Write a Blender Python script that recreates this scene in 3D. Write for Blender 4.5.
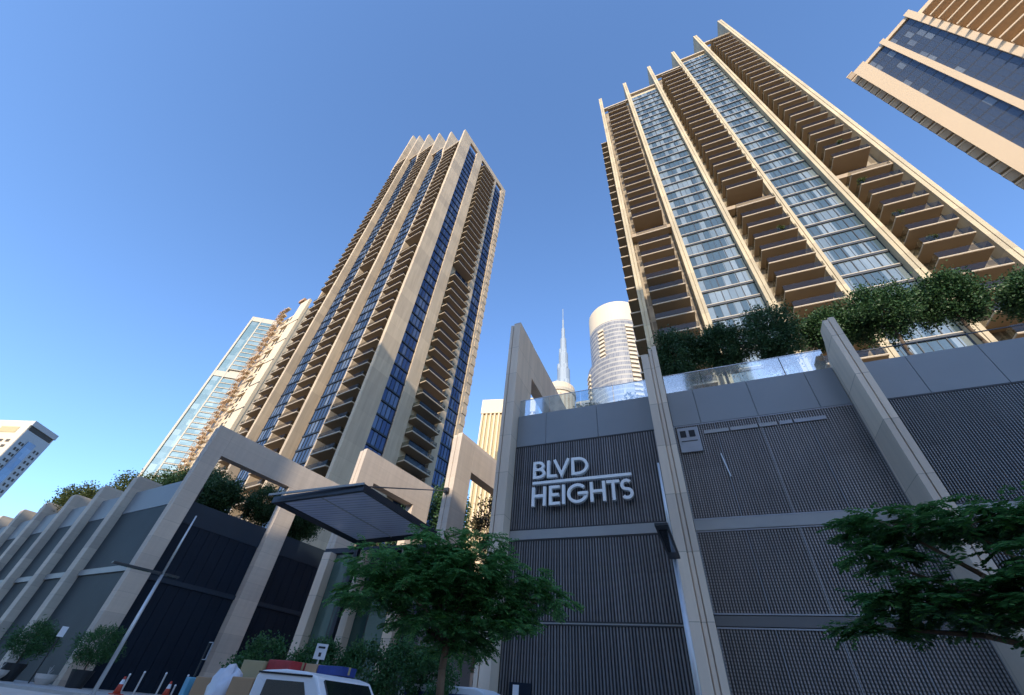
import bpy, math, random
from mathutils import Vector, Matrix
R = math.radians
random.seed(7)
for o in list(bpy.data.objects): bpy.data.objects.remove(o)
S = bpy.context.scene
COL = S.collection

# ------------------------------------------------------------------ camera
cam_d = bpy.data.cameras.new('camera'); cam = bpy.data.objects.new('camera', cam_d); COL.objects.link(cam)
CX = Vector((0.92356184, 0.37602826, 0.07507515))
CYd = Vector((-0.20149188, 0.64249242, -0.73932707))     # image down
CF = Vector((-0.32624309, 0.66768723, 0.66914812))       # forward
M = Matrix(((CX[0], -CYd[0], -CF[0], 0), (CX[1], -CYd[1], -CF[1], 0), (CX[2], -CYd[2], -CF[2], 1.6), (0, 0, 0, 1)))
cam.matrix_world = M
cam_d.sensor_width = 36; cam_d.lens = 410 / 1024 * 36
cam_d.clip_start = 0.1; cam_d.clip_end = 6000
S.camera = cam

# ------------------------------------------------------------------ light
SUN_EL, SUN_AZ = 20.0, 171.0       # azimuth clockwise from +Y: behind the camera, a touch to the right
W = bpy.data.worlds.new('World'); S.world = W; W.use_nodes = True
nt = W.node_tree; nt.nodes.clear()
wo = nt.nodes.new('ShaderNodeOutputWorld'); bg = nt.nodes.new('ShaderNodeBackground')
sk = nt.nodes.new('ShaderNodeTexSky'); sk.sky_type = 'NISHITA'; sk.sun_disc = False
sk.sun_elevation = R(SUN_EL); sk.sun_rotation = R(SUN_AZ)
sk.air_density = 0.85; sk.dust_density = 0.5; sk.ozone_density = 4.6
bg.inputs['Strength'].default_value = 0.15
nt.links.new(sk.outputs[0], bg.inputs[0]); nt.links.new(bg.outputs[0], wo.inputs[0])
sd = bpy.data.lights.new('sun', 'SUN'); sd.energy = 2.0; sd.angle = R(0.5); sd.color = (1.0, 0.87, 0.68)
so = bpy.data.objects.new('sun', sd); COL.objects.link(so)
to_sun = Vector((math.sin(R(SUN_AZ)) * math.cos(R(SUN_EL)), math.cos(R(SUN_AZ)) * math.cos(R(SUN_EL)), math.sin(R(SUN_EL))))
so.rotation_euler = to_sun.to_track_quat('Z', 'Y').to_euler(); so.location = (0, -50, 200)
S.view_settings.view_transform = 'Standard'; S.view_settings.look = 'None'
S.view_settings.exposure = 1.52; S.view_settings.gamma = 1; S.view_settings.use_curve_mapping = False
S.render.engine = 'CYCLES'; S.render.resolution_x = 1024; S.render.resolution_y = 695
S.cycles.max_bounces = 6; S.cycles.transparent_max_bounces = 8

# ------------------------------------------------------------------ materials
class NB:
    """tiny node builder"""
    def __init__(s, name):
        s.m = bpy.data.materials.new(name); s.m.use_nodes = True; s.t = s.m.node_tree; s.t.nodes.clear()
        s.out = s.n('ShaderNodeOutputMaterial')
    def n(s, typ, **kw):
        nd = s.t.nodes.new(typ)
        for k, v in kw.items(): setattr(nd, k, v)
        return nd
    def l(s, a, b): s.t.links.new(a, b)
    def math(s, op, a, b=None, c=None):
        nd = s.n('ShaderNodeMath', operation=op)
        for i, v in enumerate((a, b, c)):
            if v is None: continue
            if isinstance(v, (int, float)): nd.inputs[i].default_value = v
            else: s.l(v, nd.inputs[i])
        return nd.outputs[0]
    def mix(s, f, a, b):
        nd = s.n('ShaderNodeMix', data_type='RGBA')
        for sock, v in ((nd.inputs[0], f), (nd.inputs[6], a), (nd.inputs[7], b)):
            if isinstance(v, (int, float)): sock.default_value = v
            elif isinstance(v, tuple): sock.default_value = (*v, 1)
            else: s.l(v, sock)
        return nd.outputs[2]
    def pos(s):
        g = s.n('ShaderNodeNewGeometry'); return g.outputs['Position']
    def xyz(s, v):
        x = s.n('ShaderNodeSeparateXYZ'); s.l(v, x.inputs[0]); return x.outputs
    def comb(s, x, y, z):
        c = s.n('ShaderNodeCombineXYZ')
        for i, v in enumerate((x, y, z)):
            if isinstance(v, (int, float)): c.inputs[i].default_value = v
            else: s.l(v, c.inputs[i])
        return c.outputs[0]
    def noise(s, scale, detail=4, vec=None, rough=.6):
        nd = s.n('ShaderNodeTexNoise'); nd.inputs['Scale'].default_value = scale
        nd.inputs['Detail'].default_value = detail; nd.inputs['Roughness'].default_value = rough
        s.l(vec if vec is not None else s.pos(), nd.inputs['Vector']); return nd.outputs[0]
    def bsdf(s, color, rough=.6, metal=0.0, spec=.5, normal=None):
        b = s.n('ShaderNodeBsdfPrincipled')
        for key, v in (('Base Color', color), ('Roughness', rough), ('Metallic', metal), ('Specular IOR Level', spec)):
            if isinstance(v, tuple): b.inputs[key].default_value = (*v, 1)
            elif isinstance(v, (int, float)): b.inputs[key].default_value = v
            else: s.l(v, b.inputs[key])
        if normal is not None: s.l(normal, b.inputs['Normal'])
        return b.outputs[0]
    def bump(s, h, strength=.3, dist=.02):
        b = s.n('ShaderNodeBump'); b.inputs['Strength'].default_value = strength; b.inputs['Distance'].default_value = dist
        s.l(h, b.inputs['Height']); return b.outputs[0]
    def done(s, sh): s.l(sh, s.out.inputs[0]); return s.m

def shade(c, k): return tuple(max(0, v * k) for v in c)

def plain(name, c, rough=.6, metal=0., var=.18, scale=1.5, spec=.5):
    b = NB(name); f = b.noise(scale, 5)
    col = b.mix(f, shade(c, 1 - var), shade(c, 1 + var))
    return b.done(b.bsdf(col, rough, metal, spec, b.bump(b.noise(scale * 12, 3), .08, .01)))

def stone(name, c, ang=0., pw=1.2, ph=2.4, joint=.012, beds=0., jdark=.55):
    """large stone cladding: panel joints, tone per panel, faint beds, grime streaks"""
    b = NB(name); x, y, z = b.xyz(b.pos())
    a = R(ang)
    u = b.math('ADD', b.math('MULTIPLY', x, math.cos(a) + math.sin(a)), b.math('MULTIPLY', y, math.sin(a) - math.cos(a)))
    br = b.n('ShaderNodeTexBrick'); br.offset = 0; br.squash = 1
    b.l(b.comb(u, z, 0), br.inputs['Vector'])
    br.inputs['Color1'].default_value = (0.84, .84, .85, 1); br.inputs['Color2'].default_value = (1.08, 1.07, 1.05, 1)
    br.inputs['Mortar'].default_value = (jdark, jdark, jdark, 1)
    br.inputs['Scale'].default_value = 1; br.inputs['Mortar Size'].default_value = joint
    br.inputs['Brick Width'].default_value = pw; br.inputs['Row Height'].default_value = ph
    st = b.noise(1.0, 5, b.comb(b.math('MULTIPLY', u, 1.2), b.math('MULTIPLY', z, .12), y))
    bd = b.noise(1.0, 4, b.comb(b.math('MULTIPLY', u, .35), b.math('MULTIPLY', z, 6.0), 3.0))
    fine = b.noise(9, 4)
    t = b.mix(st, shade(c, .66), shade(c, 1.22))
    t = b.mix(b.math('MULTIPLY', bd, beds), t, shade(c, .62))
    t = b.mix(b.math('MULTIPLY', fine, .25), t, shade(c, .72))
    m = b.n('ShaderNodeMix', data_type='RGBA', blend_type='MULTIPLY'); m.inputs[0].default_value = 1
    b.l(t, m.inputs[6]); b.l(br.outputs['Color'], m.inputs[7])
    return b.done(b.bsdf(m.outputs[2], .7, 0, .3, b.bump(fine, .12, .01)))

def pane_glass(name, ang, pw, fh, z0, dark, light, p_light=.3, metal=.35, rough=.06, frame=None, fw=.05, band=0.):
    """window glass in panes: every pane its own tone (curtains, tilt of the sheet)"""
    b = NB(name); x, y, z = b.xyz(b.pos()); a = R(ang)
    u = b.math('ADD', b.math('MULTIPLY', x, math.cos(a)), b.math('MULTIPLY', y, math.sin(a)))
    us = b.math('DIVIDE', u, pw); zs = b.math('DIVIDE', b.math('SUBTRACT', z, z0), fh)
    wn = b.n('ShaderNodeTexWhiteNoise', noise_dimensions='2D')
    b.l(b.comb(b.math('FLOOR', us), b.math('FLOOR', zs), 0), wn.inputs['Vector'])
    wv = wn.outputs['Value']
    f = b.math('MULTIPLY', b.math('GREATER_THAN', wv, 1 - p_light), b.math('ADD', .4, b.math('MULTIPLY', wn.outputs['Color'], .6)))
    col = b.mix(f, dark, light)
    col = b.mix(b.math('MULTIPLY', b.noise(.35, 3), .6), col, shade(dark, 1.3))
    # each sheet of glass leans a hair its own way
    nv = b.n('ShaderNodeVectorMath', operation='MULTIPLY_ADD')
    nv.inputs[1].default_value = (.05, .05, .05); nv.inputs[2].default_value = (-.025, -.025, -.025)
    b.l(wn.outputs['Color'], nv.inputs[0])
    ad = b.n('ShaderNodeVectorMath', operation='ADD'); g = b.n('ShaderNodeNewGeometry')
    b.l(g.outputs['Normal'], ad.inputs[0]); b.l(nv.outputs[0], ad.inputs[1])
    nm = b.n('ShaderNodeVectorMath', operation='NORMALIZE'); b.l(ad.outputs[0], nm.inputs[0])
    sh = b.bsdf(col, rough, metal, .8 if rough < .4 else .3, nm.outputs[0])
    if frame:
        fu = b.math('FRACT', us); fz = b.math('FRACT', zs)
        e = b.math('LESS_THAN', fu, fw / pw)
        if band: e = b.math('MAXIMUM', e, b.math('LESS_THAN', fz, band / fh))
        mx = b.n('ShaderNodeMixShader'); b.l(e, mx.inputs[0]); b.l(sh, mx.inputs[1]); b.l(b.bsdf(frame, .5), mx.inputs[2])
        sh = mx.outputs[0]
    return b.done(sh)

def clear_glass(name, tint=(.8, .9, .95), refl=.25, cap=.85, sc=1.2):
    b = NB(name)
    tr = b.n('ShaderNodeBsdfTransparent'); tr.inputs[0].default_value = (*tint, 1)
    gl = b.n('ShaderNodeBsdfGlossy'); gl.inputs['Roughness'].default_value = .05; gl.inputs[0].default_value = (.9, .95, 1, 1)
    fr = b.n('ShaderNodeFresnel'); fr.inputs[0].default_value = 1.5
    f = b.math('ADD', b.math('MULTIPLY', fr.outputs[0], 1.4), b.math('MULTIPLY', b.noise(sc, 1), refl))
    mx = b.n('ShaderNodeMixShader'); b.l(b.math('MINIMUM', f, cap), mx.inputs[0]); b.l(tr.outputs[0], mx.inputs[1]); b.l(gl.outputs[0], mx.inputs[2])
    return b.done(mx.outputs[0])

def leafmat(name, c1, c2, trans=.35):
    b = NB(name); g = b.n('ShaderNodeNewGeometry')
    r = g.outputs['Random Per Island']
    col = b.mix(r, c1, c2)
    big = b.noise(.9, 2)
    col = b.mix(b.math('MULTIPLY', big, .5), col, shade(c1, .6))
    d = b.bsdf(col, .5, 0, .35)
    t = b.n('ShaderNodeBsdfTranslucent'); b.l(col, t.inputs[0])
    mx = b.n('ShaderNodeMixShader'); mx.inputs[0].default_value = trans
    b.l(d, mx.inputs[1]); b.l(t.outputs[0], mx.inputs[2])
    return b.done(mx.outputs[0])

def screen_mat(name, c, pitch, contrast, x0, p, ribvar):
    """ribbed metal sheet: slots staggered from rib to rib, tone per sheet and per rib, dust"""
    b = NB(name); x, y, z = b.xyz(b.pos())
    k = b.math('FLOOR', b.math('DIVIDE', b.math('SUBTRACT', x, x0), p))
    fz = b.math('FRACT', b.math('DIVIDE', z, pitch))
    fu = b.math('FRACT', b.math('DIVIDE', b.math('SUBTRACT', x, x0), p))
    slot = b.math('MULTIPLY', b.math('LESS_THAN', fz, .40), contrast)
    gap = b.math('MAXIMUM', b.math('GREATER_THAN', fu, .68), b.math('LESS_THAN', fu, .12))
    hole = b.math('MAXIMUM', slot, b.math('MULTIPLY', gap, .85))
    n = b.noise(.5, 5)
    col = b.mix(n, shade(c, .6), shade(c, 1.35))
    rb = b.n('ShaderNodeTexWhiteNoise', noise_dimensions='1D'); b.l(k, rb.inputs['W'])
    col = b.mix(b.math('MULTIPLY', rb.outputs['Value'], ribvar), col, shade(c, .35))
    wn = b.n('ShaderNodeTexWhiteNoise', noise_dimensions='2D')
    b.l(b.comb(b.math('FLOOR', b.math('DIVIDE', b.math('SUBTRACT', x, x0), 1.94)), b.math('FLOOR', b.math('DIVIDE', z, 2.2)), 0), wn.inputs['Vector'])
    col = b.mix(b.math('MULTIPLY', wn.outputs['Value'], .22), col, shade(c, 1.6))
    st = b.noise(1.0, 4, b.comb(b.math('MULTIPLY', x, 2.5), b.math('MULTIPLY', z, .15), 0))
    col = b.mix(b.math('MULTIPLY', st, .35), col, shade(c, .55))
    col = b.mix(hole, col, (.008, .009, .012))
    return b.done(b.bsdf(col, .45, .3, .5))

MT = {}
MT['stone_r'] = stone('travertine_columns', (.80, .64, .49), 0, 3.0, 2.3, .014)
MT['stone_l'] = stone('travertine_portals', (.73, .61, .495), -10, 40.0, 1.25, .010, .55, .72)
MT['stone_fin'] = stone('travertine_street_fins', (.68, .585, .475), 0, 30., .9, .010, .5, .75)
MT['tower_stone_r'] = stone('warm_tower_stone', (.46, .38, .255), 0, 60, 3.27, .02, 0, .8)
MT['tower_stone_l'] = stone('beige_tower_stone', (.51, .40, .28), -10, 60, 3.27, .02, 0, .8)
MT['soffit'] = plain('bronze_soffit', (.30, .215, .13), .6, 0, .15, .4)
MT['soffit_l'] = plain('dun_soffit', (.32, .23, .145), .6, 0, .15, .4)
MT['slab_edge'] = plain('pale_slab_edge', (.40, .325, .235), .6, 0, .12, .5)
MT['dark_frame'] = plain('dark_window_frame', (.02, .024, .03), .4, .2, .2, 2)
MT['sill'] = plain('pale_sill', (.42, .36, .28), .6, 0, .12, .5)
MT['glass_r'] = pane_glass('teal_window_glass', 0, .93, 3.27, 51.4, (.075, .11, .125), (.36, .40, .39), .45, .4, .08)
MT['glass_r_side'] = pane_glass('balcony_glass', 0, .93, 3.27, 51.4, (.13, .10, .065), (.36, .30, .22), .35, .0, .45, (.26, .20, .13), .2, .6)
MT['glass_l'] = pane_glass('blue_window_glass', -10, 1.15, 3.27, 50.4, (.04, .06, .10), (.24, .27, .30), .35, .4)
MT['glass_l_side'] = pane_glass('recess_glass', -10, 1.15, 3.27, 50.4, (.04, .035, .03), (.22, .2, .17), .25, .0, .45, (.24, .18, .12), .2, .6)
MT['glass_lr'] = pane_glass('deep_blue_window_glass', 80, 1.1, 3.27, 50.4, (.03, .05, .12), (.15, .18, .24), .4, .4)
MT['rail_glass'] = clear_glass('railing_glass', (.72, .71, .66), .01, .03)
MT['balus'] = clear_glass('balustrade_glass', (.80, .88, .92), .2, .5, .3)
MT['screen1'] = screen_mat('ribbed_dark_screen', (.25, .242, .245), .30, .05, -8.8, .131, .65)
MT['screen2'] = screen_mat('woven_dark_screen', (.36, .335, .32), .105, .5, -.04, .104865, .25)
MT['screen3'] = screen_mat('fine_dark_screen', (.24, .245, .25), .095, .55, 8.27, .098173, .2)
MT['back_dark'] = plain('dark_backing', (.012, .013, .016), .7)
MT['fascia'] = plain('slate_fascia', (.22, .235, .245), .5, .1, .10, .5)
MT['band'] = plain('grey_metal_band', (.30, .30, .29), .5, .2, .15, .8)
MT['dim_band'] = plain('dim_grey_band', (.12, .12, .12), .5, .2, .2, .8)
MT['roof'] = plain('roof_paving', (.35, .33, .3), .8)
MT['letter'] = plain('brushed_letters', (.86, .85, .82), .42, .0, .05, 3)
MT['navy'] = plain('navy_louvre', (.009, .016, .028), .6, 0, .3, .6, .2)
MT['navy_light'] = plain('navy_panel', (.02, .032, .048), .55, 0, .2, .6, .3)
MT['teal_panel'] = plain('grey_teal_glazing', (.05, .062, .068), .55, .0, .4, .25, .10)
MT['canopy'] = plain('dark_canopy_metal', (.022, .026, .038), .4, .4, .2, 2)
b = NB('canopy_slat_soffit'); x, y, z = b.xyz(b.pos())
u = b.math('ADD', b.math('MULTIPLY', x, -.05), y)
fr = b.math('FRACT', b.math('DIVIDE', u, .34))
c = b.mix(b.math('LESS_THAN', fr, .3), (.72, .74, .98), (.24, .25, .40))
c = b.mix(b.noise(1.3, 4, b.comb(b.math('MULTIPLY', x, .4), b.math('MULTIPLY', y, 2.5), 0)), c, (.9, .9, .98))  # blue tint and pale streaks paint reflections on the polished ceiling
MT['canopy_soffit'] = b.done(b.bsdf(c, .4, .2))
MT['steel'] = plain('galvanised_steel', (.62, .63, .64), .4, .4, .12, 3)
MT['lamp_dark'] = plain('dark_lamp_head', (.035, .038, .042), .45, .3, .2, 3)
MT['lobby_glass'] = pane_glass('lobby_glass', 0, 1.5, 9, 0, (.05, .10, .09), (.12, .2, .18), .4, .2, .08, (.02, .03, .03), .12)
MT['white'] = plain('white_paint', (.75, .76, .78), .35, 0, .05, 2)
MT['carglass'] = plain('dark_car_glass', (.015, .018, .02), .05, 0, .2, 2, .8)
MT['black'] = plain('black_rubber', (.015, .015, .016), .7)
MT['asphalt'] = plain('asphalt', (.055, .055, .058), .85, 0, .25, .8)
b = NB('paving'); x, y, z = b.xyz(b.pos())
br = b.n('ShaderNodeTexBrick'); b.l(b.comb(x, y, 0), br.inputs['Vector'])
br.inputs['Color1'].default_value = (.40, .38, .36, 1); br.inputs['Color2'].default_value = (.52, .50, .47, 1); br.inputs['Mortar'].default_value = (.15, .15, .15, 1)
br.inputs['Scale'].default_value = 1; br.inputs['Brick Width'].default_value = .6; br.inputs['Row Height'].default_value = .3; br.inputs['Mortar Size'].default_value = .008
MT['paving'] = b.done(b.bsdf(b.mix(b.math('MULTIPLY', b.noise(.8, 5), .4), br.outputs['Color'], (.14, .135, .13)), .8))
MT['kerb'] = plain('concrete_kerb', (.36, .35, .33), .8)
MT['bark'] = plain('bark', (.20, .13, .085), .9, 0, .35, 6)
MT['bark_dark'] = plain('dark_bark', (.09, .065, .045), .9, 0, .35, 6)
MT['leaf_feather'] = leafmat('feathery_leaves', (.08, .25, .085), (.24, .50, .15), .52)
MT['leaf_feather_dark'] = leafmat('shaded_feathery_leaves', (.045, .15, .05), (.16, .36, .09), .48)
MT['leaf_bright'] = leafmat('young_leaves', (.09, .26, .04), (.14, .34, .06), .4)
MT['leaf_ficus'] = leafmat('glossy_roof_leaves', (.028, .075, .026), (.075, .15, .05), .22)
MT['leaf_olive'] = leafmat('olive_leaves', (.06, .085, .02), (.13, .15, .04), .3)
MT['leaf_hedge'] = leafmat('hedge_leaves', (.035, .11, .036), (.08, .20, .06), .25)
MT['leaf_brown'] = leafmat('brownish_leaves', (.06, .055, .03), (.12, .10, .05), .3)
MT['cone'] = plain('orange_red_plastic', (.55, .06, .03), .5)
MT['card'] = plain('brown_cardboard', (.42, .27, .15), .8)
MT['red'] = plain('red_printed_card', (.34, .03, .035), .6, 0, .5, 9)
MT['blue'] = plain('blue_printed_card', (.02, .045, .20), .6, 0, .4, 9)
MT['teal'] = plain('sky_blue_wrap', (.12, .38, .55), .6)
MT['sack'] = plain('white_plastic_sack', (.60, .61, .66), .4, 0, .2, 8)
MT['ochre'] = plain('straw_yellow_card', (.38, .31, .17), .8)
MT['pot_dark'] = plain('dark_planter', (.02, .022, .024), .5)
MT['pot_white'] = plain('white_planter', (.58, .54, .50), .6)
MT['cream'] = plain('cream_render', (.58, .46, .31), .7, 0, .08, .1)
MT['cream_far'] = plain('far_cream_render', (.56, .46, .34), .7, 0, .08, .05)
MT['peach'] = plain('peach_stone', (.58, .43, .28), .7, 0, .05, .08)
MT['hole'] = plain('dark_opening', (.05, .045, .04), .8)
MT['scaffold'] = plain('rusty_scaffold', (.38, .22, .12), .7, 0, .3, .5)
MT['far_white'] = plain('pale_far_frame', (.38, .335, .265), .6, 0, .05, .1)
MT['glass_pale'] = pane_glass('pale_green_glass', -20, 2.2, 3.5, 0, (.12, .19, .20), (.22, .28, .28), .4, .3, .06)
MT['glass_fr'] = pane_glass('slate_blue_glass', -46.7, 1.15, 3.45, 0, (.06, .075, .10), (.26, .28, .28), .14, .4, .1, (.03, .036, .05), .10, .5)
MT['brown_far'] = plain('brown_balcony', (.42, .30, .19), .7)
MT['round_glass'] = pane_glass('grey_round_tower_glass', 0, 1.1, 3.6, 0, (.15, .15, .16), (.26, .25, .24), .45, .15, .25, (.30, .28, .25), .12, 1.1)
MT['burj'] = plain('silver_spire', (.26, .30, .34), .4, .2, .1, .02)
MT['far_blue'] = pane_glass('far_blue_glass', 115, 3., 3.4, 0, (.09, .15, .24), (.18, .25, .34), .3, .3, .15)
MT['far_grey'] = plain('grey_render', (.36, .36, .37), .7, 0, .08, .2)
MT['office'] = pane_glass('shade_block_facade', 0, 3., 3.6, 0, (.2, .2, .2), (.5, .5, .5), .4, .1, .15, (.85, .77, .66), 1.7, 2.0)  # very pale frames, set to bounce fill light back across the street
MT['vent'] = plain('grey_sheet', (.30, .31, .33), .5, .2)
MT['drive'] = plain('pale_drive_paving', (.58, .52, .45), .8, 0, .15, 1.2)

# ------------------------------------------------------------------ mesh helpers
class MB:
    def __init__(s): s.v = []; s.f = []; s.mi = []
    def face(s, pts, mi=0):
        i = len(s.v); s.v += [tuple(p) for p in pts]; s.f.append(tuple(range(i, i + len(pts)))); s.mi.append(mi)
    def hexa(s, p, mi=0):      # 8 points: bottom ring 0-3, top ring 4-7
        i = len(s.v); s.v += [tuple(q) for q in p]
        for f in ((3, 2, 1, 0), (4, 5, 6, 7), (0, 1, 5, 4), (1, 2, 6, 5), (2, 3, 7, 6), (3, 0, 4, 7)):
            s.f.append(tuple(i + k for k in f)); s.mi.append(mi)
    def box(s, x0, x1, y0, y1, z0, z1, fr=None, mi=0):
        p = [(x0, y0, z0), (x1, y0, z0), (x1, y1, z0), (x0, y1, z0), (x0, y0, z1), (x1, y0, z1), (x1, y1, z1), (x0, y1, z1)]
        s.hexa([tf(q, fr) for q in p], mi); return s
    def tube(s, a, b, r0, r1=None, n=8, mi=0, cap=True):
        r1 = r0 if r1 is None else r1
        a = Vector(a); b = Vector(b); d = (b - a).normalized()
        e = d.orthogonal().normalized(); g = d.cross(e)
        i = len(s.v)
        for c, r in ((a, r0), (b, r1)):
            for k in range(n):
                t = 2 * math.pi * k / n; s.v.append(tuple(c + (e * math.cos(t) + g * math.sin(t)) * r))
        for k in range(n):
            k2 = (k + 1) % n; s.f.append((i + k, i + k2, i + n + k2, i + n + k)); s.mi.append(mi)
        if cap:
            s.f.append(tuple(i + k for k in reversed(range(n)))); s.mi.append(mi)
            s.f.append(tuple(i + n + k for k in range(n))); s.mi.append(mi)
        return s
    def lathe(s, c, prof, n=24, mi=0, cap=True):
        i = len(s.v); m = len(prof)
        for r, z in prof:
            for k in range(n):
                t = 2 * math.pi * k / n; s.v.append((c[0] + r * math.cos(t), c[1] + r * math.sin(t), c[2] + z))
        for j in range(m - 1):
            for k in range(n):
                k2 = (k + 1) % n
                s.f.append((i + j * n + k, i + j * n + k2, i + (j + 1) * n + k2, i + (j + 1) * n + k)); s.mi.append(mi)
        if cap:
            s.f.append(tuple(i + k for k in reversed(range(n)))); s.mi.append(mi)
            s.f.append(tuple(i + (m - 1) * n + k for k in range(n))); s.mi.append(mi)
        return s
    def prism(s, poly, z0, z1, mi=0):
        n = len(poly); i = len(s.v)
        s.v += [(x, y, z0) for x, y in poly] + [(x, y, z1) for x, y in poly]
        s.f.append(tuple(i + k for k in reversed(range(n)))); s.mi.append(mi)
        s.f.append(tuple(i + n + k for k in range(n))); s.mi.append(mi)
        for k in range(n):
            k2 = (k + 1) % n; s.f.append((i + k, i + k2, i + n + k2, i + n + k)); s.mi.append(mi)
        return s

def tf(p, fr):
    if fr is None: return p
    ox, oy, a = fr; c, s_ = math.cos(R(a)), math.sin(R(a))
    return (ox + p[0] * c - p[1] * s_, oy + p[0] * s_ + p[1] * c, p[2])

def wloc(o):
    v = Vector((0, 0, 0))
    while o is not None: v += o.location; o = o.parent
    return v

def obj(name, mb, mats, parent=None, smooth=False, bevel=0):
    me = bpy.data.meshes.new(name)
    L = wloc(parent)
    me.from_pydata([(p[0] - L[0], p[1] - L[1], p[2] - L[2]) for p in mb.v], [], mb.f)
    for m in (mats if isinstance(mats, list) else [mats]): me.materials.append(MT[m] if isinstance(m, str) else m)
    me.polygons.foreach_set('material_index', mb.mi)
    if smooth: me.polygons.foreach_set('use_smooth', [True] * len(mb.f))
    me.update()
    o = bpy.data.objects.new(name, me); COL.objects.link(o)
    if parent is not None: o.parent = parent
    if bevel:
        md = o.modifiers.new('b', 'BEVEL'); md.width = bevel; md.segments = 2; md.limit_method = 'ANGLE'
    return o

def tag(o, label, cat, group=None, kind=None):
    o['label'] = label; o['category'] = cat
    if group: o['group'] = group
    if kind: o['kind'] = kind
    return o
def thing(name, label, cat, loc, group=None):
    o = bpy.data.objects.new(name, None); COL.objects.link(o); o.location = loc; o.empty_display_size = .5
    return tag(o, label, cat, group)
def dup_part(o, parent, d):
    c = o.copy(); COL.objects.link(c); c.parent = parent; c.location = Vector(o.location) + Vector(d)
    for ch in o.children:
        k = ch.copy(); COL.objects.link(k); k.parent = c
        for g in ch.children:
            q = g.copy(); COL.objects.link(q); q.parent = k
    return c
def copy_tree(o, label, loc, group, rz=0, sc=1):
    c = o.copy(); COL.objects.link(c); c.location = loc; c.rotation_euler = (0, 0, rz); c.scale = (sc, sc, sc)
    c['label'] = label
    if group: c['group'] = group
    for ch in o.children:
        k = ch.copy(); COL.objects.link(k); k.parent = c
        for g in ch.children:
            q = g.copy(); COL.objects.link(q); q.parent = k
    return c
def gz(x):
    t = min(1, max(0, (-x - 8) / 18)); return 0.85 * t * t * (3 - 2 * t)

# ------------------------------------------------------------------ ground
def sheet(xs, ys, dz, name, mat):
    mb = MB(); n = len(ys)
    for x in xs:
        for y in ys: mb.v.append((x, y, gz(x) + dz))
    for i in range(len(xs) - 1):
        for j in range(n - 1):
            mb.f.append((i * n + j, (i + 1) * n + j, (i + 1) * n + j + 1, i * n + j + 1)); mb.mi.append(0)
    return mb, name, mat
gx = [-2500, -400, -120, -60] + [-40 + i for i in range(0, 45)] + [10, 30, 100, 500, 2500]
mb, n_, m_ = sheet(gx, [-2500, -300, -60, -20, 0, 10, 20, 40, 80, 300, 2500], 0, 'ground', 'asphalt')
g = obj('road', mb, m_, smooth=True); g['kind'] = 'structure'
def slab(xs, y0, y1, h, name):
    mb = MB()
    for i in range(len(xs) - 1):
        a, c = xs[i], xs[i + 1]
        p = [(a, y0, gz(a) - .05), (c, y0, gz(c) - .05), (c, y1, gz(c) - .05), (a, y1, gz(a) - .05),
             (a, y0, gz(a) + h), (c, y0, gz(c) + h), (c, y1, gz(c) + h), (a, y1, gz(a) + h)]
        mb.hexa(p, 0)
    o = obj(name, mb, 'paving'); o['kind'] = 'structure'
    kb = MB()
    for i in range(len(xs) - 1):
        a, c = xs[i], xs[i + 1]
        p = [(a, y0 - .15, gz(a) - .05), (c, y0 - .15, gz(c) - .05), (c, y0 - .003, gz(c) - .05), (a, y0 - .003, gz(a) - .05),
             (a, y0 - .15, gz(a) + h + .004), (c, y0 - .15, gz(c) + h + .004), (c, y0 - .003, gz(c) + h + .004), (a, y0 - .003, gz(a) + h + .004)]
        kb.hexa(p, 0)
    k = obj('kerb', kb, 'kerb'); k['kind'] = 'structure'
slab([-12 + i for i in range(0, 8)] + [-4, 8, 60], 11, 19, .13, 'pavement')
slab([-90, -60] + [-40 + i for i in range(0, 17)], 15.2, 30, .13, 'pavement')

fc, _, _ = sheet([-34 + i for i in range(0, 23)], [11.0, 14, 16, 20, 30, 43.4], .006, 'f', 'f')
g = obj('forecourt', fc, 'drive', smooth=True); g['kind'] = 'structure'
# ------------------------------------------------------------------ unseen blocks added across the street, shaped to cast its shade
def office(x0, x1, y0, y1, h, label):
    t = thing('shade_block', label, 'building', ((x0 + x1) / 2, (y0 + y1) / 2, 0), 'unseen buildings added behind the viewer for shade')
    obj('wall', MB().box(x0, x1, y0, y1, 0, h), 'office', t)
    obj('roof', MB().box(x0 + .6, x1 - .6, y0 + .6, y1 - .6, h + .004, h + 1.2), 'far_grey', t)
office(-40, -22, -98, -70, 101, 'unseen tall slim block added for shade behind the viewer, left one of two')
office(7, 24, -98, -70, 101, 'unseen tall slim block added for shade behind the viewer, right one of two')
office(-21.5, 6.5, -95, -70, 50, 'unseen lower block added for shade between the two tall slim ones')
office(24.5, 110, -95, -70, 50, 'unseen lower wide block added for shade to the right across the street')
office(-170, -40.5, -95, -70, 50, 'unseen lower wide block added for shade to the left across the street')

# ------------------------------------------------------------------ right podium (dark mesh screens between stone columns)
pod = thing('parking_podium', 'dark mesh clad podium with stone columns and the building name on its left bay', 'building', (4, 20, 0))
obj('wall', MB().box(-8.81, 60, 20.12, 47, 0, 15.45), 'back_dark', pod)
obj('roof', MB().box(-8.81, 60, 20.15, 47, 15.455, 15.52), 'roof', pod)
YF = 18.25
def ribs(x0, x1, z0, z1, pitch, y=20.0, dep=.05):
    mb = MB(); n = int(round((x1 - x0) / pitch)); p = (x1 - x0) / n; prof = []
    for i in range(n):
        a = x0 + i * p
        prof += [(a, y), (a + .28 * p, y - dep), (a + .62 * p, y - dep), (a + .80 * p, y)]
    prof.append((x1, y))
    for i in range(len(prof) - 1):
        (a, ya), (c, yc) = prof[i], prof[i + 1]
        mb.face([(a, ya, z0), (c, yc, z0), (c, yc, z1), (a, ya, z1)])
    return mb
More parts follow.
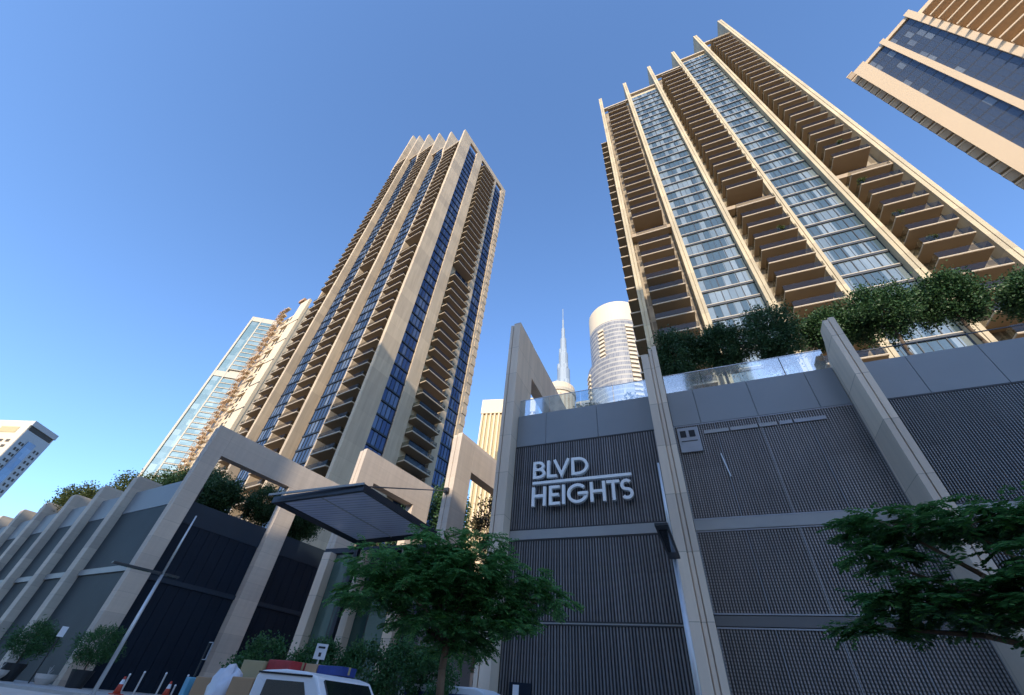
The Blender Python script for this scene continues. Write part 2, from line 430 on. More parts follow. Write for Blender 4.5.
bays = [(-8.8, -0.94, 'screen1', .131), (-0.04, 7.72, 'screen2', .1049), (8.27, 18.48, 'screen3', .0982), (19.02, 27, 'screen3', .0982)]
for bi, (x0, x1, m, pt) in enumerate(bays):
    zl = 5.12 if bi == 1 else 4.78
    for z0, z1 in ((8.66, 13.37), (zl, 8.18), (.13, 4.72)):
        pan = obj('mesh_screen', ribs(x0, x1, z0, z1, pt), m, pod)
        fr = MB()
        k = 5 if bi == 0 else 4
        for i in range(0, k + 1):
            xx = x0 + (x1 - x0) * i / k
            if bi != 0 or i in (0, k): fr.box(xx - .012, xx + .012, 19.935, 19.946, z0 + .02, z1 - .02)
        fr.box(x0, x1, 19.93, 19.96, z0, z0 + .05).box(x0, x1, 19.93, 19.96, z1 - .05, z1)
        obj('edge_trim', fr, 'lamp_dark' if bi != 1 else 'vent', pan)
    bd = obj('ledge', MB().box(x0, x1, 19.90, 20.1, 8.2, 8.64), 'band', pod)
    if bi == 1: obj('ledge', MB().box(x0, x1, 19.93, 20.1, 4.75, 5.09), 'dim_band', pod)
    else: obj('ledge', MB().box(x0, x1, 19.94, 20.1, 4.725, 4.775), 'band', pod)
    cuts = {0: [-8.8, -7.0, -3.95, -.94], 1: [-.04, 1.3, 3.9, 6.5, 7.72], 2: [8.27, 10.6, 13.2, 15.8, 18.48], 3: [19.02, 23, 27]}[bi]
    for a, c in zip(cuts, cuts[1:]):
        obj('fascia_panel', MB().box(a + .012, c - .012, 19.94, 20.11, 13.40, 15.5), 'fascia', pod)
def column(x0, x1, ztop, zl=None):
    w = x1 - x0; mb = MB()
    mb.box(x0, x0 + .52 * w, YF, 20.3, 0, zl or ztop - .12)
    mb.box(x0 + .58 * w, x1, YF, 20.3, 0, ztop)
    mb.box(x0 + .521 * w, x0 + .579 * w, YF + .10, 20.3, 0, ztop - .2)
    o = obj('column', mb, 'stone_r', pod, bevel=.012)
cm_ = MB()
cm_.box(-.92, -.53, YF, 20.3, 0, 17.1).box(-.49, -.335, YF + .05, 20.3, 0, 17.5).box(-.30, -.06, YF, 20.3, 0, 17.6).box(-.529, -.491, YF + .12, 20.3, 0, 17).box(-.334, -.301, YF + .12, 20.3, 0, 17.4)
obj('column', cm_, 'stone_r', pod, bevel=.012)
def pier(x0, x1, gx_, ztop):
    mb = MB()
    for a, c, y, zt in ((x0, gx_ - .02, YF, ztop - .12), (gx_ + .02, x1, YF, ztop), (gx_ - .019, gx_ + .019, YF + .1, ztop - .3)):
        q = [(y, 0), (20.3, 0), (20.3, 15.5), (19.3, 16.6), (19.05, zt), (y, zt)]
        n = len(q); i0 = len(mb.v)
        for xx in (a, c):
            for yy, zz in q: mb.v.append((xx, yy, zz))
        mb.f.append(tuple(i0 + k for k in reversed(range(n)))); mb.f.append(tuple(i0 + n + k for k in range(n))); mb.mi += [0, 0]
        for k in range(n):
            k2 = (k + 1) % n; mb.f.append((i0 + k, i0 + k2, i0 + n + k2, i0 + n + k)); mb.mi.append(0)
    return obj('column', mb, 'stone_r', pod, bevel=.012)
pier(7.74, 8.25, 7.98, 17.25)
pier(18.5, 19.0, 18.75, 17.25)
# portal frame of the left end
mb = MB()
x0, x1 = -9.57, -8.82
mb.box(x0, -9.38, 19.1, 21.8, 0, 22.95).box(-9.33, x1, 19.1, 21.8, 0, 23.1).box(-9.379, -9.331, 19.2, 21.8, 0, 22.9)
mb.box(x0, x1, 21.803, 31.0, 19.95, 23.05).box(x0, x1, 28.5, 31.0, 15.5, 19.947).box(x0, x1, 21.803, 31, 0, 15.49)
obj('portal', mb, 'stone_r', pod, bevel=.012)
for x0, x1 in ((-8.8, -.94), (-.04, 7.72)):
    bl = MB(); n = 4
    for i in range(n):
        a = x0 + (x1 - x0) * i / n; c = x0 + (x1 - x0) * (i + 1) / n
        bl.box(a + .02, c - .02, 20.02, 20.04, 15.5, 16.72)
    g = obj('glass_balustrade', bl, 'balus', pod)
    obj('top_rail', MB().box(x0, x1, 20.01, 20.05, 16.722, 16.75), 'steel', g)
obj('roof_rail', MB().box(8.2, 24, 20.4, 20.44, 16.5, 16.55).box(8.3, 8.34, 20.4, 20.44, 15.5, 16.5).box(11, 11.04, 20.4, 20.44, 15.5, 16.5).box(13.5, 13.54, 20.4, 20.44, 15.5, 16.5), 'lamp_dark', pod)
# services and painted sun glints on the screens
vt = obj('vent_box', MB().box(.08, 1.08, 19.86, 19.94, 11.85, 13.2), 'vent', pod, bevel=.02)
vo = MB()
for a in (.2, .62): vo.box(a, a + .28, 19.845, 19.855, 12.66, 13.02)
vo.box(.2, .95, 19.845, 19.855, 12.42, 12.46)
obj('vent_opening', vo, 'back_dark', vt)
for a, c in ((1.32, 2.45), (2.52, 3.7), (3.76, 4.5), (4.62, 5.15), (5.22, 6.5)):  # pale strips paint patches of reflected sunlight on the mesh
    obj('painted_glint', MB().box(a, c, 19.90, 19.94, 12.76, 12.94), 'band' if a < 4 else 'vent', pod)
obj('conduit', MB().tube((1.78, 19.85, 11.6), (1.92, 19.85, 10.45), .03), 'steel', pod)
obj('service_door', MB().box(-8.3, -7.35, 19.86, 19.92, .13, 2.7), 'navy', pod, bevel=.01)
tag(obj('notice', MB().box(-8.12, -7.86, 19.83, 19.855, 2.28, 2.62), 'white'), 'small white notice fixed to the dark screen beside the end portal', 'notice')

# ------------------------------------------------------------------ building name
def stroke(mb, pts, w, y0, y1, close=False):
    """flat ribbon along 2-D points (x,z) with mitred corners, extruded y0..y1"""
    n = len(pts); L = []; Rr = []
    for i in range(n):
        p = Vector(pts[i])
        a = Vector(pts[i - 1]) if (i > 0 or close) else None
        c = Vector(pts[(i + 1) % n]) if (i < n - 1 or close) else None
        d1 = (p - a).normalized() if a is not None else None
        d2 = (c - p).normalized() if c is not None else None
        if d1 is None: d1 = d2
        if d2 is None: d2 = d1
        n1 = Vector((-d1[1], d1[0])); n2 = Vector((-d2[1], d2[0]))
        m = (n1 + n2).normalized(); k = w / 2 / max(.35, m.dot(n1))
        L.append(p + m * k); Rr.append(p - m * k)
    segs = n if close else n - 1
    i0 = len(mb.v)
    for i in range(n):
        for q in (L[i], Rr[i]):
            mb.v.append((q[0], y0, q[1])); mb.v.append((q[0], y1, q[1]))
    for i in range(segs):
        a, c = i0 + i * 4, i0 + ((i + 1) % n) * 4
        for f in ((a, c, c + 2, a + 2), (a + 1, a + 3, c + 3, c + 1), (a, a + 1, c + 1, c), (a + 2, c + 2, c + 3, a + 3)):
            mb.f.append(f); mb.mi.append(0)
    if not close:
        for a in (i0, i0 + (n - 1) * 4):
            mb.f.append((a, a + 2, a + 3, a + 1)); mb.mi.append(0)
def arc(cx, cz, rx, rz, a0, a1, n=14):
    return [(cx + rx * math.cos(R(a0 + (a1 - a0) * i / n)), cz + rz * math.sin(R(a0 + (a1 - a0) * i / n))) for i in range(n + 1)]
SW = .155
def letter(ch, x, w, z, h):
    """strokes of one capital in the box x..x+w, z..z+h (centre lines inset by half a stroke)"""
    e = SW / 2; l, r, bt, t = x + e, x + w - e, z + e, z + h - e; m = z + h * .52
    if ch == 'B':
        s = [[(l, z), (l, z + h)], [(l, t)] + arc(x + w * .45, (t + m) / 2, w * .36, (t - m) / 2, 90, -90) + [(l, m)],
             [(l, m)] + arc(x + w * .48, (bt + m) / 2, w * .42, (m - bt) / 2, 90, -90) + [(l, bt)]]
    elif ch == 'L': s = [[(l, z + h), (l, bt), (x + w, bt)]]
    elif ch == 'V': s = [[(x + e, z + h), (x + w / 2, z + e * 1.6), (x + w - e, z + h)]]
    elif ch == 'D': s = [[(l, z), (l, z + h)], [(l, t)] + arc(x + w * .40, (bt + t) / 2, w * .6 - e, (t - bt) / 2, 90, -90, 18) + [(l, bt)]]
    elif ch == 'H': s = [[(l, z), (l, z + h)], [(r, z), (r, z + h)], [(l, m), (r, m)]]
    elif ch == 'E': s = [[(x + w, t), (l, t), (l, bt), (x + w, bt)], [(l, m), (x + w * .9, m)]]
    elif ch == 'I': s = [[(x + w / 2, z), (x + w / 2, z + h)]]
    elif ch == 'G':
        cx, cz = x + w / 2, z + h / 2; rx, rz = w / 2 - e, h / 2 - e
        s = [arc(cx, cz, rx, rz, 42, 358, 26) + [(cx + rx, cz - .01), (cx + .02, cz - .01)]]
    elif ch == 'T': s = [[(x, t), (x + w, t)], [(x + w / 2, z), (x + w / 2, t)]]
    elif ch == 'S':
        cx = x + w / 2; q = (t - bt) / 4
        s = [arc(cx, t - q, w / 2 - e, q, 35, 270, 16) + arc(cx, bt + q, w / 2 - e, q, 90, -145, 16)[1:]]
    mb = MB()
    for i, st in enumerate(s): stroke(mb, st, SW, 19.60 - .003 * i, 19.78)
    return mb
sg = thing('building_sign', 'large raised silver letters reading BLVD HEIGHTS on the dark screen', 'sign', (-5, 19.8, 9.7))
for ch, x, w in (('B', -7.56, .70), ('L', -6.77, .55), ('V', -6.43, .93), ('D', -5.43, .91)):
    obj('letter', letter(ch, x, w, 11.16, .98), 'letter', sg, bevel=.008)
obj('underline', MB().box(-7.56, -2.4, 19.60, 19.76, 10.85, 10.995), 'letter', sg)
for ch, x, w in (('H', -7.58, .77), ('E', -6.64, .58), ('I', -5.95, .16), ('G', -5.68, 1.07), ('H', -4.50, .77), ('T', -3.66, .63), ('S', -3.0, .60)):
    obj('letter', letter(ch, x, w, 9.69, 1.01), 'letter', sg, bevel=.008)

# ------------------------------------------------------------------ right tower
FH = 3.27
def floor_parts(tower, builders, items, cap=100):
    """items: (key, dz) sorted near first; the first `cap` become parts (copies of one mesh per key), the rest one 'stuff' part"""
    first = {}
    items = sorted(items, key=lambda i: i[2])
    for key, d, _ in items[:cap]:
        if key in first: dup_part(first[key][0], tower, Vector(d) - Vector(first[key][1]))
        else: first[key] = (builders(key, d, tower), d)
    rest = items[cap:]
    return rest

def cell_stuff(tower, name, rest, geo, mats):
    if not rest: return
    mbs = {}
    for key, d, _ in rest:
        for sub, mb in geo(key, d).items():
            a = mbs.setdefault(sub, MB()); off = len(a.v)
            a.v += mb.v; a.f += [tuple(off + i for i in f) for f in mb.f]; a.mi += mb.mi
    for sub, mb in mbs.items():
        o = obj(sub, mb, mats[sub], tower); o['kind'] = 'stuff'

TR = thing('residential_tower', 'tall sunlit tower with six pale stone fins and brown balcony soffits above the dark screens', 'building', (21, 50, 0), 'pair of stone finned towers')
TX, TY = 0, 50
fr_r = (0, 50, 0)
fins = [(-1.25, -.25), (7.25, 8.3), (16.05, 17.1), (24.65, 25.7), (33.15, 34.3), (42.2, 43.5)]
ftop = [156.7, 162.2, 168.7, 173.3, 180.4, 186]
roofs = [147.5, 152, 158.2, 164.5, 170.6]
for i, ((a, c), zt) in enumerate(zip(fins, ftop)):
    mb = MB(); w = c - a
    mb.box(a, a + w * .46, -1.0, 7, 0, zt, fr_r).box(a + w * .54, c, -1.0, 7, 0, zt, fr_r).box(a + w * .461, a + w * .539, -.86, 7, 0, zt - .1, fr_r)
    obj('stone_fin', mb, 'tower_stone_r', TR, bevel=.03)
core = MB()
for i in range(5):
    x0 = fins[i][1] + .004; x1 = fins[i + 1][0] - .004
    yb = .45 if i in (1, 3) else 1.6
    core.box(x0, x1, yb, 22, 0, roofs[i] - .3, fr_r)
    obj('parapet', MB().box(x0, x1, -.35 if i in (1, 3) else -.6, .4, roofs[i] - .25, roofs[i] + .5, fr_r), 'slab_edge', TR)
    if i not in (1, 3):
        obj('recess_glazing', MB().box(x0 + .01, x1 - .01, .9, 1.595, 0, roofs[i] - .35, fr_r), 'glass_r_side', TR)
obj('core_wall', core, 'tower_stone_r', TR)
K0 = -9
def r_floors(i): return [k for k in range(K0, 60) if 51.4 + FH * (k + 1) < roofs[i] - .1]
def r_win_geo(i, d):
    x0 = fins[i][1] + .01; x1 = fins[i + 1][0] - .01; z = 51.4 + d[2]
    g_ = MB().box(x0, x1, .12, .42, z + .30, z + FH - .26, fr_r)
    s_ = MB().box(x0, x1, -.06, .42, z + .16, z + .29, fr_r)
    f_ = MB().box(x0, x1, -.05, .415, z - .24, z + .155, fr_r)
    n = 8
    for q in range(0, n + 1):
        xx = x0 + .04 + (x1 - x0 - .08) * q / n
        t = .055 if q % 3 == 0 else .025
        f_.box(xx - t, xx + t, .02 if q % 3 == 0 else .07, .118, z + .295, z + FH - .265, fr_r)
    return {'window': g_, 'window_sill': s_, 'window_frame': f_}
def mk_win(i, d, tower):
    gm = r_win_geo(i, d)
    w = obj('window', gm['window'], 'glass_r', tower)
    obj('window_sill', gm['window_sill'], 'sill', w); obj('window_frame', gm['window_frame'], 'dark_frame', w)
    return w
its = [(i, (0, 0, FH * k), k) for i in (1, 3) for k in r_floors(i)]
rest = floor_parts(TR, mk_win, its)
cell_stuff(TR, 'window', rest, r_win_geo, {'window': 'glass_r', 'window_sill': 'sill', 'window_frame': 'dark_frame'})
BK = 7   # floor without balcony (transfer level)
bal_x = {0: (.75, 6.25), 2: (18.0, 24.0), 4: (34.9, 40.2)}
def r_bal_geo(i, d):
    a, c = bal_x[i]; z = 51.4 + d[2]
    s_ = MB().box(a, c, -2.75, .88, z - .02, z + .05, fr_r)                 # soffit board
    e_ = MB().box(a - .02, c + .02, -2.79, .885, z + .054, z + .20, fr_r)   # slab
    r_ = MB().box(a, c, -2.80, -2.775, z + .262, z + 1.25, fr_r).box(a, a + .02, -2.77, .8, z + .262, z + 1.25, fr_r).box(c - .02, c, -2.77, .8, z + .262, z + 1.25, fr_r)
    return {'balcony': s_, 'slab': e_, 'railing': r_}
def mk_bal(i, d, tower):
    gm = r_bal_geo(i, d)
    o = obj('balcony', gm['balcony'], 'soffit', tower)
    obj('slab', gm['slab'], 'slab_edge', o); obj('railing', gm['railing'], 'rail_glass', o)
    return o
its = [(i, (0, 0, FH * k), k) for i in (0, 2, 4) for k in r_floors(i)[:-1] if k != BK]
rest = floor_parts(TR, mk_bal, its)
cell_stuff(TR, 'balcony', rest, r_bal_geo, {'balcony': 'soffit', 'slab': 'slab_edge', 'railing': 'rail_glass'})
for i in (0, 2, 4):
    x0, x1 = fins[i][1] + .05, fins[i + 1][0] - .05; z = 51.4 + FH * BK
    obj('transfer_beam', MB().box(x0, x1, -.7, .85, z - .25, z + .8, fr_r), 'soffit', TR)
# west face balconies, their undersides show left of the first fin
def w_geo(i, d):
    z = 51.4 + d[2]
    return {'side_balcony': MB().box(-3.0, -1.27, 1.2, 9, z - .02, z + .05, fr_r), 'side_slab': MB().box(-3.05, -1.265, 1.15, 9, z + .054, z + .26, fr_r)}
def mk_w(i, d, tower):
    gm = w_geo(i, d); o = obj('side_balcony', gm['side_balcony'], 'soffit', tower); obj('side_slab', gm['side_slab'], 'slab_edge', o); return o
floor_parts(TR, mk_w, [(0, (0, 0, FH * k), k) for k in range(K0, 24)])
obj('side_wall', MB().box(-1.6, -1.26, 7.02, 22, 0, 140, fr_r), 'hole', TR)

# ------------------------------------------------------------------ left tower
fl = (-53.85, 48.46, -10.0)
TL = thing('residential_tower', 'tall beige tower with a saw tooth crown of rising fins behind the canopy', 'building', (-53.85, 48.46, 0), 'pair of stone finned towers')
FZ = 50.4
fx = [0, -9.7, -19.4, -29.3, -39.0, -47.2]
tips = [177.6, 189, 200.8, 213, 224.5, 235.9]
lroof = [168.8, 179, 191, 197.5, 200.5]
for i, (x, zt) in enumerate(zip(fx, tips)):
    mb = MB()
    if i in (0, 2, 4):
        mb.box(x - .95, x, -1.2, 3.45 if i == 0 else 8, 0, 174.4 if i == 0 else zt, fl)
        if i == 0: mb.box(x - .95, x, -1.2, 8, 174.404, zt, fl)
    else:
        zr = lroof[min(i, 4)] - 14
        mb.box(x - .55, x, -.45, 8, 0, zr, fl)
        mb.hexa([tf(q, fl) for q in ((x - .55, -.45, zr + .004), (x, -.45, zr + .004), (x, 8, zr + .004), (x - .55, 8, zr + .004),
                                     (x - .95, -1.2, zr + 6), (x, -1.2, zr + 6), (x, 8, zr + 6), (x - .95, 8, zr + 6))])
        mb.box(x - .95, x, -1.2, 8, zr + 6.004, zt, fl)
    obj('stone_fin', mb, 'tower_stone_l', TL, bevel=.03)
# right facade stone piers
rz_top = 174.4
for y0, y1 in ((0.003 + 8.003, 8.003), ):
    pass
obj('stone_pier', MB().box(-1.0, -.02, 8.0, 11.6, 0, rz_top, fl), 'tower_stone_l', TL, bevel=.03)
obj('stone_pier', MB().box(-1.0, -.02, 20.1, 22.2, 0, rz_top, fl), 'tower_stone_l', TL, bevel=.03)
cp = MB().box(-1.2, -.03, 26.4, 29.0, 0, 177.4, fl)
for k in range(-9, 38):
    z = FZ + FH * k; cp.box(-.4, .12, 27.2, 29.06, z + 1.1, z + 2.9, fl)
obj('stone_pier', cp, 'tower_stone_l', TL)
corner_y0 = 8
obj('stone_pier', MB().box(-1.0, -.015, 2.6, 3.5, 0, 177.3, fl), 'tower_stone_l', TL) if False else None
obj('crown_band', MB().box(-1.0, -.04, 8.0, 26.39, rz_top + .004, 177.5, fl), 'tower_stone_l', TL)
core = MB()
for i in range(4):
    core.box(fx[i + 1] + .01, fx[i] - .96, 2.0, 14, 0, lroof[i] - .3, fl)
core.box(fx[5] + .01, fx[4] - .96, 2.0, 14, 0, lroof[4] - .3, fl)
core.box(-14, -1.25, 14.02, 28.9, 0, 172, fl)
obj('core_wall', core, 'tower_stone_l', TL)
obj('recess_glazing', MB().box(-1.24, -1.1, 11.62, 20.08, 0, rz_top - .5, fl), 'glass_lr', TL)
for i in range(5):
    xa, xb = fx[i + 1] + .01, fx[i] - .97
    if i in (0, 2, 4): obj('recess_glazing', MB().box(xa, xb, 1.5, 1.99, 0, lroof[i] - .4, fl), 'glass_l_side', TL)
    else: obj('stone_wall', MB().box(xa + 6.2, xb, .7, 1.98, 0, lroof[i] - .4, fl), 'tower_stone_l', TL)
    if i in (1, 3): obj('recess_glazing', MB().box(xa, xa + 6.19, 1.5, 1.99, 0, lroof[i] - .4, fl), 'glass_l_side', TL)
    obj('parapet', MB().box(xa, xb, -.9 if i in (0, 2, 4) else .0, 1.9, lroof[i] - .25, lroof[i] + .5, fl), 'tower_stone_l', TL)
# windows
wl = {'a': (-16.6, -10.7), 'b': (-36.2, -30.4)}
wr = {'c': (3.5, 7.98), 'd': (22.25, 26.35)}
def l_win_geo(key, d):
    z = FZ + d[2]
    if key in wl:
        x0, x1 = wl[key]
        B = lambda a, c, y0, y1, z0, z1, m: m.box(a, c, y0, y1, z0, z1, fl)
    else:
        x0, x1 = wr[key]
        B = lambda a, c, y0, y1, z0, z1, m: m.box(-.35 - y1, -.35 - y0, a, c, z0, z1, fl)
    g_ = B(x0, x1, .10, .65, z + .38, z + FH - .02, MB())
    f_ = B(x0, x1, -.12, .09, z - .02, z + .36, MB())
    n = 5 if key in wl else 4
    for q in range(n + 1):
        xx = x0 + .05 + (x1 - x0 - .1) * q / n; t = .06 if q in (0, 2, n) else .03
        B(xx - t, xx + t, .0, .09, z + .37, z + FH - .03, f_)
    return {'window': g_, 'window_frame': f_}
def mk_lw(key, d, tower):
    gm = l_win_geo(key, d); w = obj('window', gm['window'], 'glass_l' if key in wl else 'glass_lr', tower)
    obj('window_frame', gm['window_frame'], 'dark_frame', w); return w
its = []
for key, zt in (('a', 178.5), ('b', 197), ('c', rz_top), ('d', rz_top)):
    for k in range(-9, 60):
        if FZ + FH * (k + 1) < zt: its.append((key, (0, 0, FH * k), k))
rest = floor_parts(TL, mk_lw, its)
for keys, gm in ((('a', 'b'), 'glass_l'), (('c', 'd'), 'glass_lr')):
    cell_stuff(TL, 'window', [r for r in rest if r[0] in keys], l_win_geo, {'window': gm, 'window_frame': 'dark_frame'})
# balconies
bl = {'A': (-8.0, -1.7), 'B': (-27.8, -21.0), 'C': (-46.5, -40.4), 'R': (11.9, 19.6)}
def l_bal_geo(key, d):
    z = FZ + d[2]; a, c = bl[key]
    P = 1.5 if key != 'R' else 1.7
    if key == 'R': B = lambda a, c, y0, y1, z0, z1, m: m.box(-y1 - .02, -y0 - .02, a, c, z0, z1, fl)
    else: B = lambda a, c, y0, y1, z0, z1, m: m.box(a, c, y0, y1, z0, z1, fl)
    yb = 1.49 if key != 'R' else 1.06
    s_ = B(a, c, -P, yb, z - .02, z + .04, MB())
    e_ = B(a - .04, c + .04, -P - .06, yb, z + .044, z + .26, MB())
    r_ = B(a, c, -P, -P + .03, z + .262, z + 1.2, MB()); B(a, a + .03, -P + .035, .5, z + .262, z + 1.2, r_); B(c - .03, c, -P + .035, .5, z + .262, z + 1.2, r_)
    return {'balcony': s_, 'slab': e_, 'railing': r_}
def mk_lb(key, d, tower):
    gm = l_bal_geo(key, d); o = obj('balcony', gm['balcony'], 'soffit_l', tower)
    obj('slab', gm['slab'], 'slab_edge', o); obj('railing', gm['railing'], 'rail_glass', o); return o
its = []
for key, zt in (('A', 168.5), ('B', 190), ('C', 199), ('R', rz_top)):
    for k in range(-9, 60):
        if FZ + FH * (k + 1) < zt and k != 15: its.append((key, (0, 0, FH * k), k))
rest = floor_parts(TL, mk_lb, its)
cell_stuff(TL, 'balcony', rest, l_bal_geo, {'balcony': 'soffit_l', 'slab': 'slab_edge', 'railing': 'rail_glass'})

# ------------------------------------------------------------------ left podium: big portal, navy walls, street fins
fp = (-38.9, 20.0, -10.0)
PL = thing('podium', 'low podium with one big stone portal and dark navy walls left of the canopy', 'building', (-38.9, 20, 1.2))
mb = MB()
mb.box(-.9, -.5, 0.0, 1.37, .5, 19.70, fp).box(-.45, 0, 0, 1.37, .5, 19.80, fp).box(-.499, -.451, .08, 1.37, .5, 19.6, fp)
mb.box(-.9, 0, 1.373, 19, 17.33, 19.79, fp).box(-.9, 0, 8.62, 10.42, .5, 17.327, fp).box(-.9, 0, 17.4, 19, .5, 17.327, fp)
obj('portal', mb, 'stone_l', PL, bevel=.012)
def louvre(y0, y1, z0, z1, pitch=.45):
    mb = MB(); n = int((y1 - y0) / pitch); h = (y1 - y0) / n
    for i in range(n):
        y = y0 + h * i; mb.box(-1.1, -.74 - .03 * (i % 2), y, y + h * .96, z0, z1, fp)
    return mb
for y0, y1 in ((1.38, 8.61), (10.43, 17.39)):
    obj('louvre_wall', louvre(y0, y1, .6, 7.35), 'navy', PL)
    obj('louvre_wall', louvre(y0, y1, 7.7, 11.6), 'navy', PL)
    obj('ledge', MB().box(-1.1, -.66, y0, y1, 7.36, 7.69, fp), 'navy_light', PL)
    obj('top_panel', MB().box(-1.1, -.72, y0, y1, 11.61, 13.32, fp), 'navy_light', PL)
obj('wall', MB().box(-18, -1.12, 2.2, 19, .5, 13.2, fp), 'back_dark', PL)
# street front with fins
fs = (-40.2, 20.75, 173.5)      # local x runs left along the street
pn = MB()
FS = thing('street_wing', 'grey glazed street wing with four tall stone fins at the far left', 'building', (-58, 22, 1.2))
def sbox(a, c, y0, y1, z0, z1): return MB().box(a, c, y0, y1, z0, z1, fs)
# local y negative is behind for ang 173.5 (pointing -Y world is +y): front is +y
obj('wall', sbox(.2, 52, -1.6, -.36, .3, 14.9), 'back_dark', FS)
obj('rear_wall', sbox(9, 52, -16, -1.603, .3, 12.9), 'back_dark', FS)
xs_f = [9.6, 16.4, 23.4, 30.6, 37.8, 45]
edges = [0.2] + xs_f
for i in range(len(edges) - 1):
    a = edges[i] + (.62 if i else 0); c = edges[i + 1] - .62
    obj('glazing', sbox(a, c, -.35, -.05, .6, 7.75), 'teal_panel', FS)
    obj('glazing', sbox(a, c, -.35, -.05, 8.2, 12.9), 'teal_panel', FS)
    obj('ledge', sbox(a, c, -.35, .08, 7.76, 8.19), 'band', FS)
    obj('fascia_panel', sbox(a, c, -.34, -.02, 12.93, 15.0), 'fascia', FS)
for x in xs_f:
    mb = MB(); w = .55; prof = [(.62, .3), (.62, 16.3)] + [(.62 - .15 + .15 * math.cos(R(t)), 16.3 + .15 * math.sin(R(t))) for t in range(15, 91, 15)] + [(-1.6, 16.45), (-1.6, .3)]
    n = len(prof); i0 = len(mb.v)
    for xx in (x - w, x + w):
        for y, z in prof: mb.v.append(tf((xx, y, z), fs))
    mb.f.append(tuple(i0 + k for k in range(n))); mb.f.append(tuple(i0 + n + k for k in reversed(range(n)))); mb.mi += [0, 0]
    for k in range(n):
        k2 = (k + 1) % n; mb.f.append((i0 + k, i0 + n + k, i0 + n + k2, i0 + k2)); mb.mi.append(0)
    obj('stone_fin', mb, 'stone_fin', FS, bevel=.02)

# ------------------------------------------------------------------ free portals and canopy
def portal(fr, y1, h0, h1, zt, label, th=.95, leg=1.85, leg2=1.9):
    t = thing('portal_frame', label, 'portal', (fr[0], fr[1], 1), 'stone portal frames over the drive')
    mb = MB()
    mb.box(-th, -th * .58, 0, leg, .3, zt - .1, fr).box(-th * .52, 0, 0, leg, .3, zt, fr).box(-th * .579, -th * .521, .09, leg, .3, zt - .15, fr)
    mb.box(-th, 0, leg + .003, y1, h1, zt - .01, fr).box(-th, 0, y1 - leg2, y1, .3, h1 - .003, fr)
    if h0 > 1: mb.box(-th, 0, leg + .003, y1 - leg2 - .003, .3, h0, fr)
    obj('frame', mb, 'stone_l', t, bevel=.012)
portal((-27.6, 27.3, -10), 9.8, 0, 17.05, 19.75, 'broad stone portal frame behind the dark canopy', leg=1.9, leg2=2.4)
portal((-17.75, 28.0, -8), 9.5, 0, 17.5, 20.4, 'narrow tall stone portal frame just left of the podium end', leg=2.1, leg2=1.9)
CA = thing('canopy', 'dark steel entrance canopy with slatted grey blue soffit', 'canopy', (-19.4, 20.5, 10))
A_, B_, C_, D_ = Vector((-23.0, 16.8)), Vector((-16.0, 16.5)), Vector((-15.8, 24.0)), Vector((-22.8, 24.6))
def canopy_ring(i): return [A_ + (C_ - A_).normalized() * i * 1.0, B_ + (D_ - B_).normalized() * i, C_ + (A_ - C_).normalized() * i, D_ + (B_ - D_).normalized() * i]
o_, q_ = canopy_ring(0), canopy_ring(.6)
mb = MB()
for k in range(4):
    a, c, d, e = o_[k], o_[(k + 1) % 4], q_[(k + 1) % 4], q_[k]
    mb.hexa([(*a, 10), (*c, 10), (*d, 10.12), (*e, 10.12), (*a, 10.36), (*c, 10.36), (*d, 10.36), (*e, 10.36)])
obj('edge_beam', mb, 'canopy', CA)
s_ = canopy_ring(.61)
obj('soffit', MB().prism([tuple(p) for p in s_], 10.16, 10.22), 'canopy_soffit', CA)
obj('roof', MB().prism([tuple(p) for p in s_], 10.32, 10.35), 'canopy', CA)
j = MB()
mid0 = (q_[0] + q_[1]) / 2; mid1 = (q_[3] + q_[2]) / 2
j.tube((*mid0, 10.14), (*mid1, 10.14), .035)
obj('soffit_rib', j, 'steel', CA)
obj('edge_trim', MB().box(-23.02, -16.0, 16.40, 16.48, 10.28, 10.40), 'band', CA)
obj('tie_rod', MB().tube((-16.1, 16.7, 10.3), (-18.25, 27.98, 15.0), .04), 'lamp_dark', CA)
obj('bracket', MB().box(-18.45, -18.05, 27.78, 27.995, 14.8, 15.2), 'lamp_dark', CA)
for x in (-22.2, -16.4): obj('support', MB().box(x - .15, x + .15, 24.1, 24.4, 0, 9.99), 'canopy', CA)
LB = thing('lobby', 'green glazed entrance lobby with pale stone piers under the canopy', 'building', (-22, 26, 0.8))
obj('glass_wall', MB().box(-26.3, -17.2, 25.6, 25.9, .3, 9.7), 'lobby_glass', LB)
obj('roof', MB().box(-26.4, -17.1, 25.4, 34, 9.75, 10.1), 'canopy', LB)
obj('wall', MB().box(-26.2, -17.3, 26.5, 34, .3, 9.7), 'far_grey', LB)
for x in (-25.6, -22.3, -18.6): obj('pier', MB().box(x - .35, x + .35, 24.9, 25.55, .3, 9.7), 'stone_r', LB)
RP = thing('rear_podium', 'beige podium wall closing the drive behind the portals', 'building', (-24, 44, 0))
obj('wall', MB().box(-52, -9.6, 43.5, 47, 0, 14.5), 'stone_r', RP)
op = [obj('window', MB().box(-50 + i * 4.2, -47 + i * 4.2, 43.42, 43.52, 4.5, 7.5), 'glass_r_side', RP) for i in range(9)]

# ------------------------------------------------------------------ far buildings
def P(z, x0, y0, x1, y1): pass
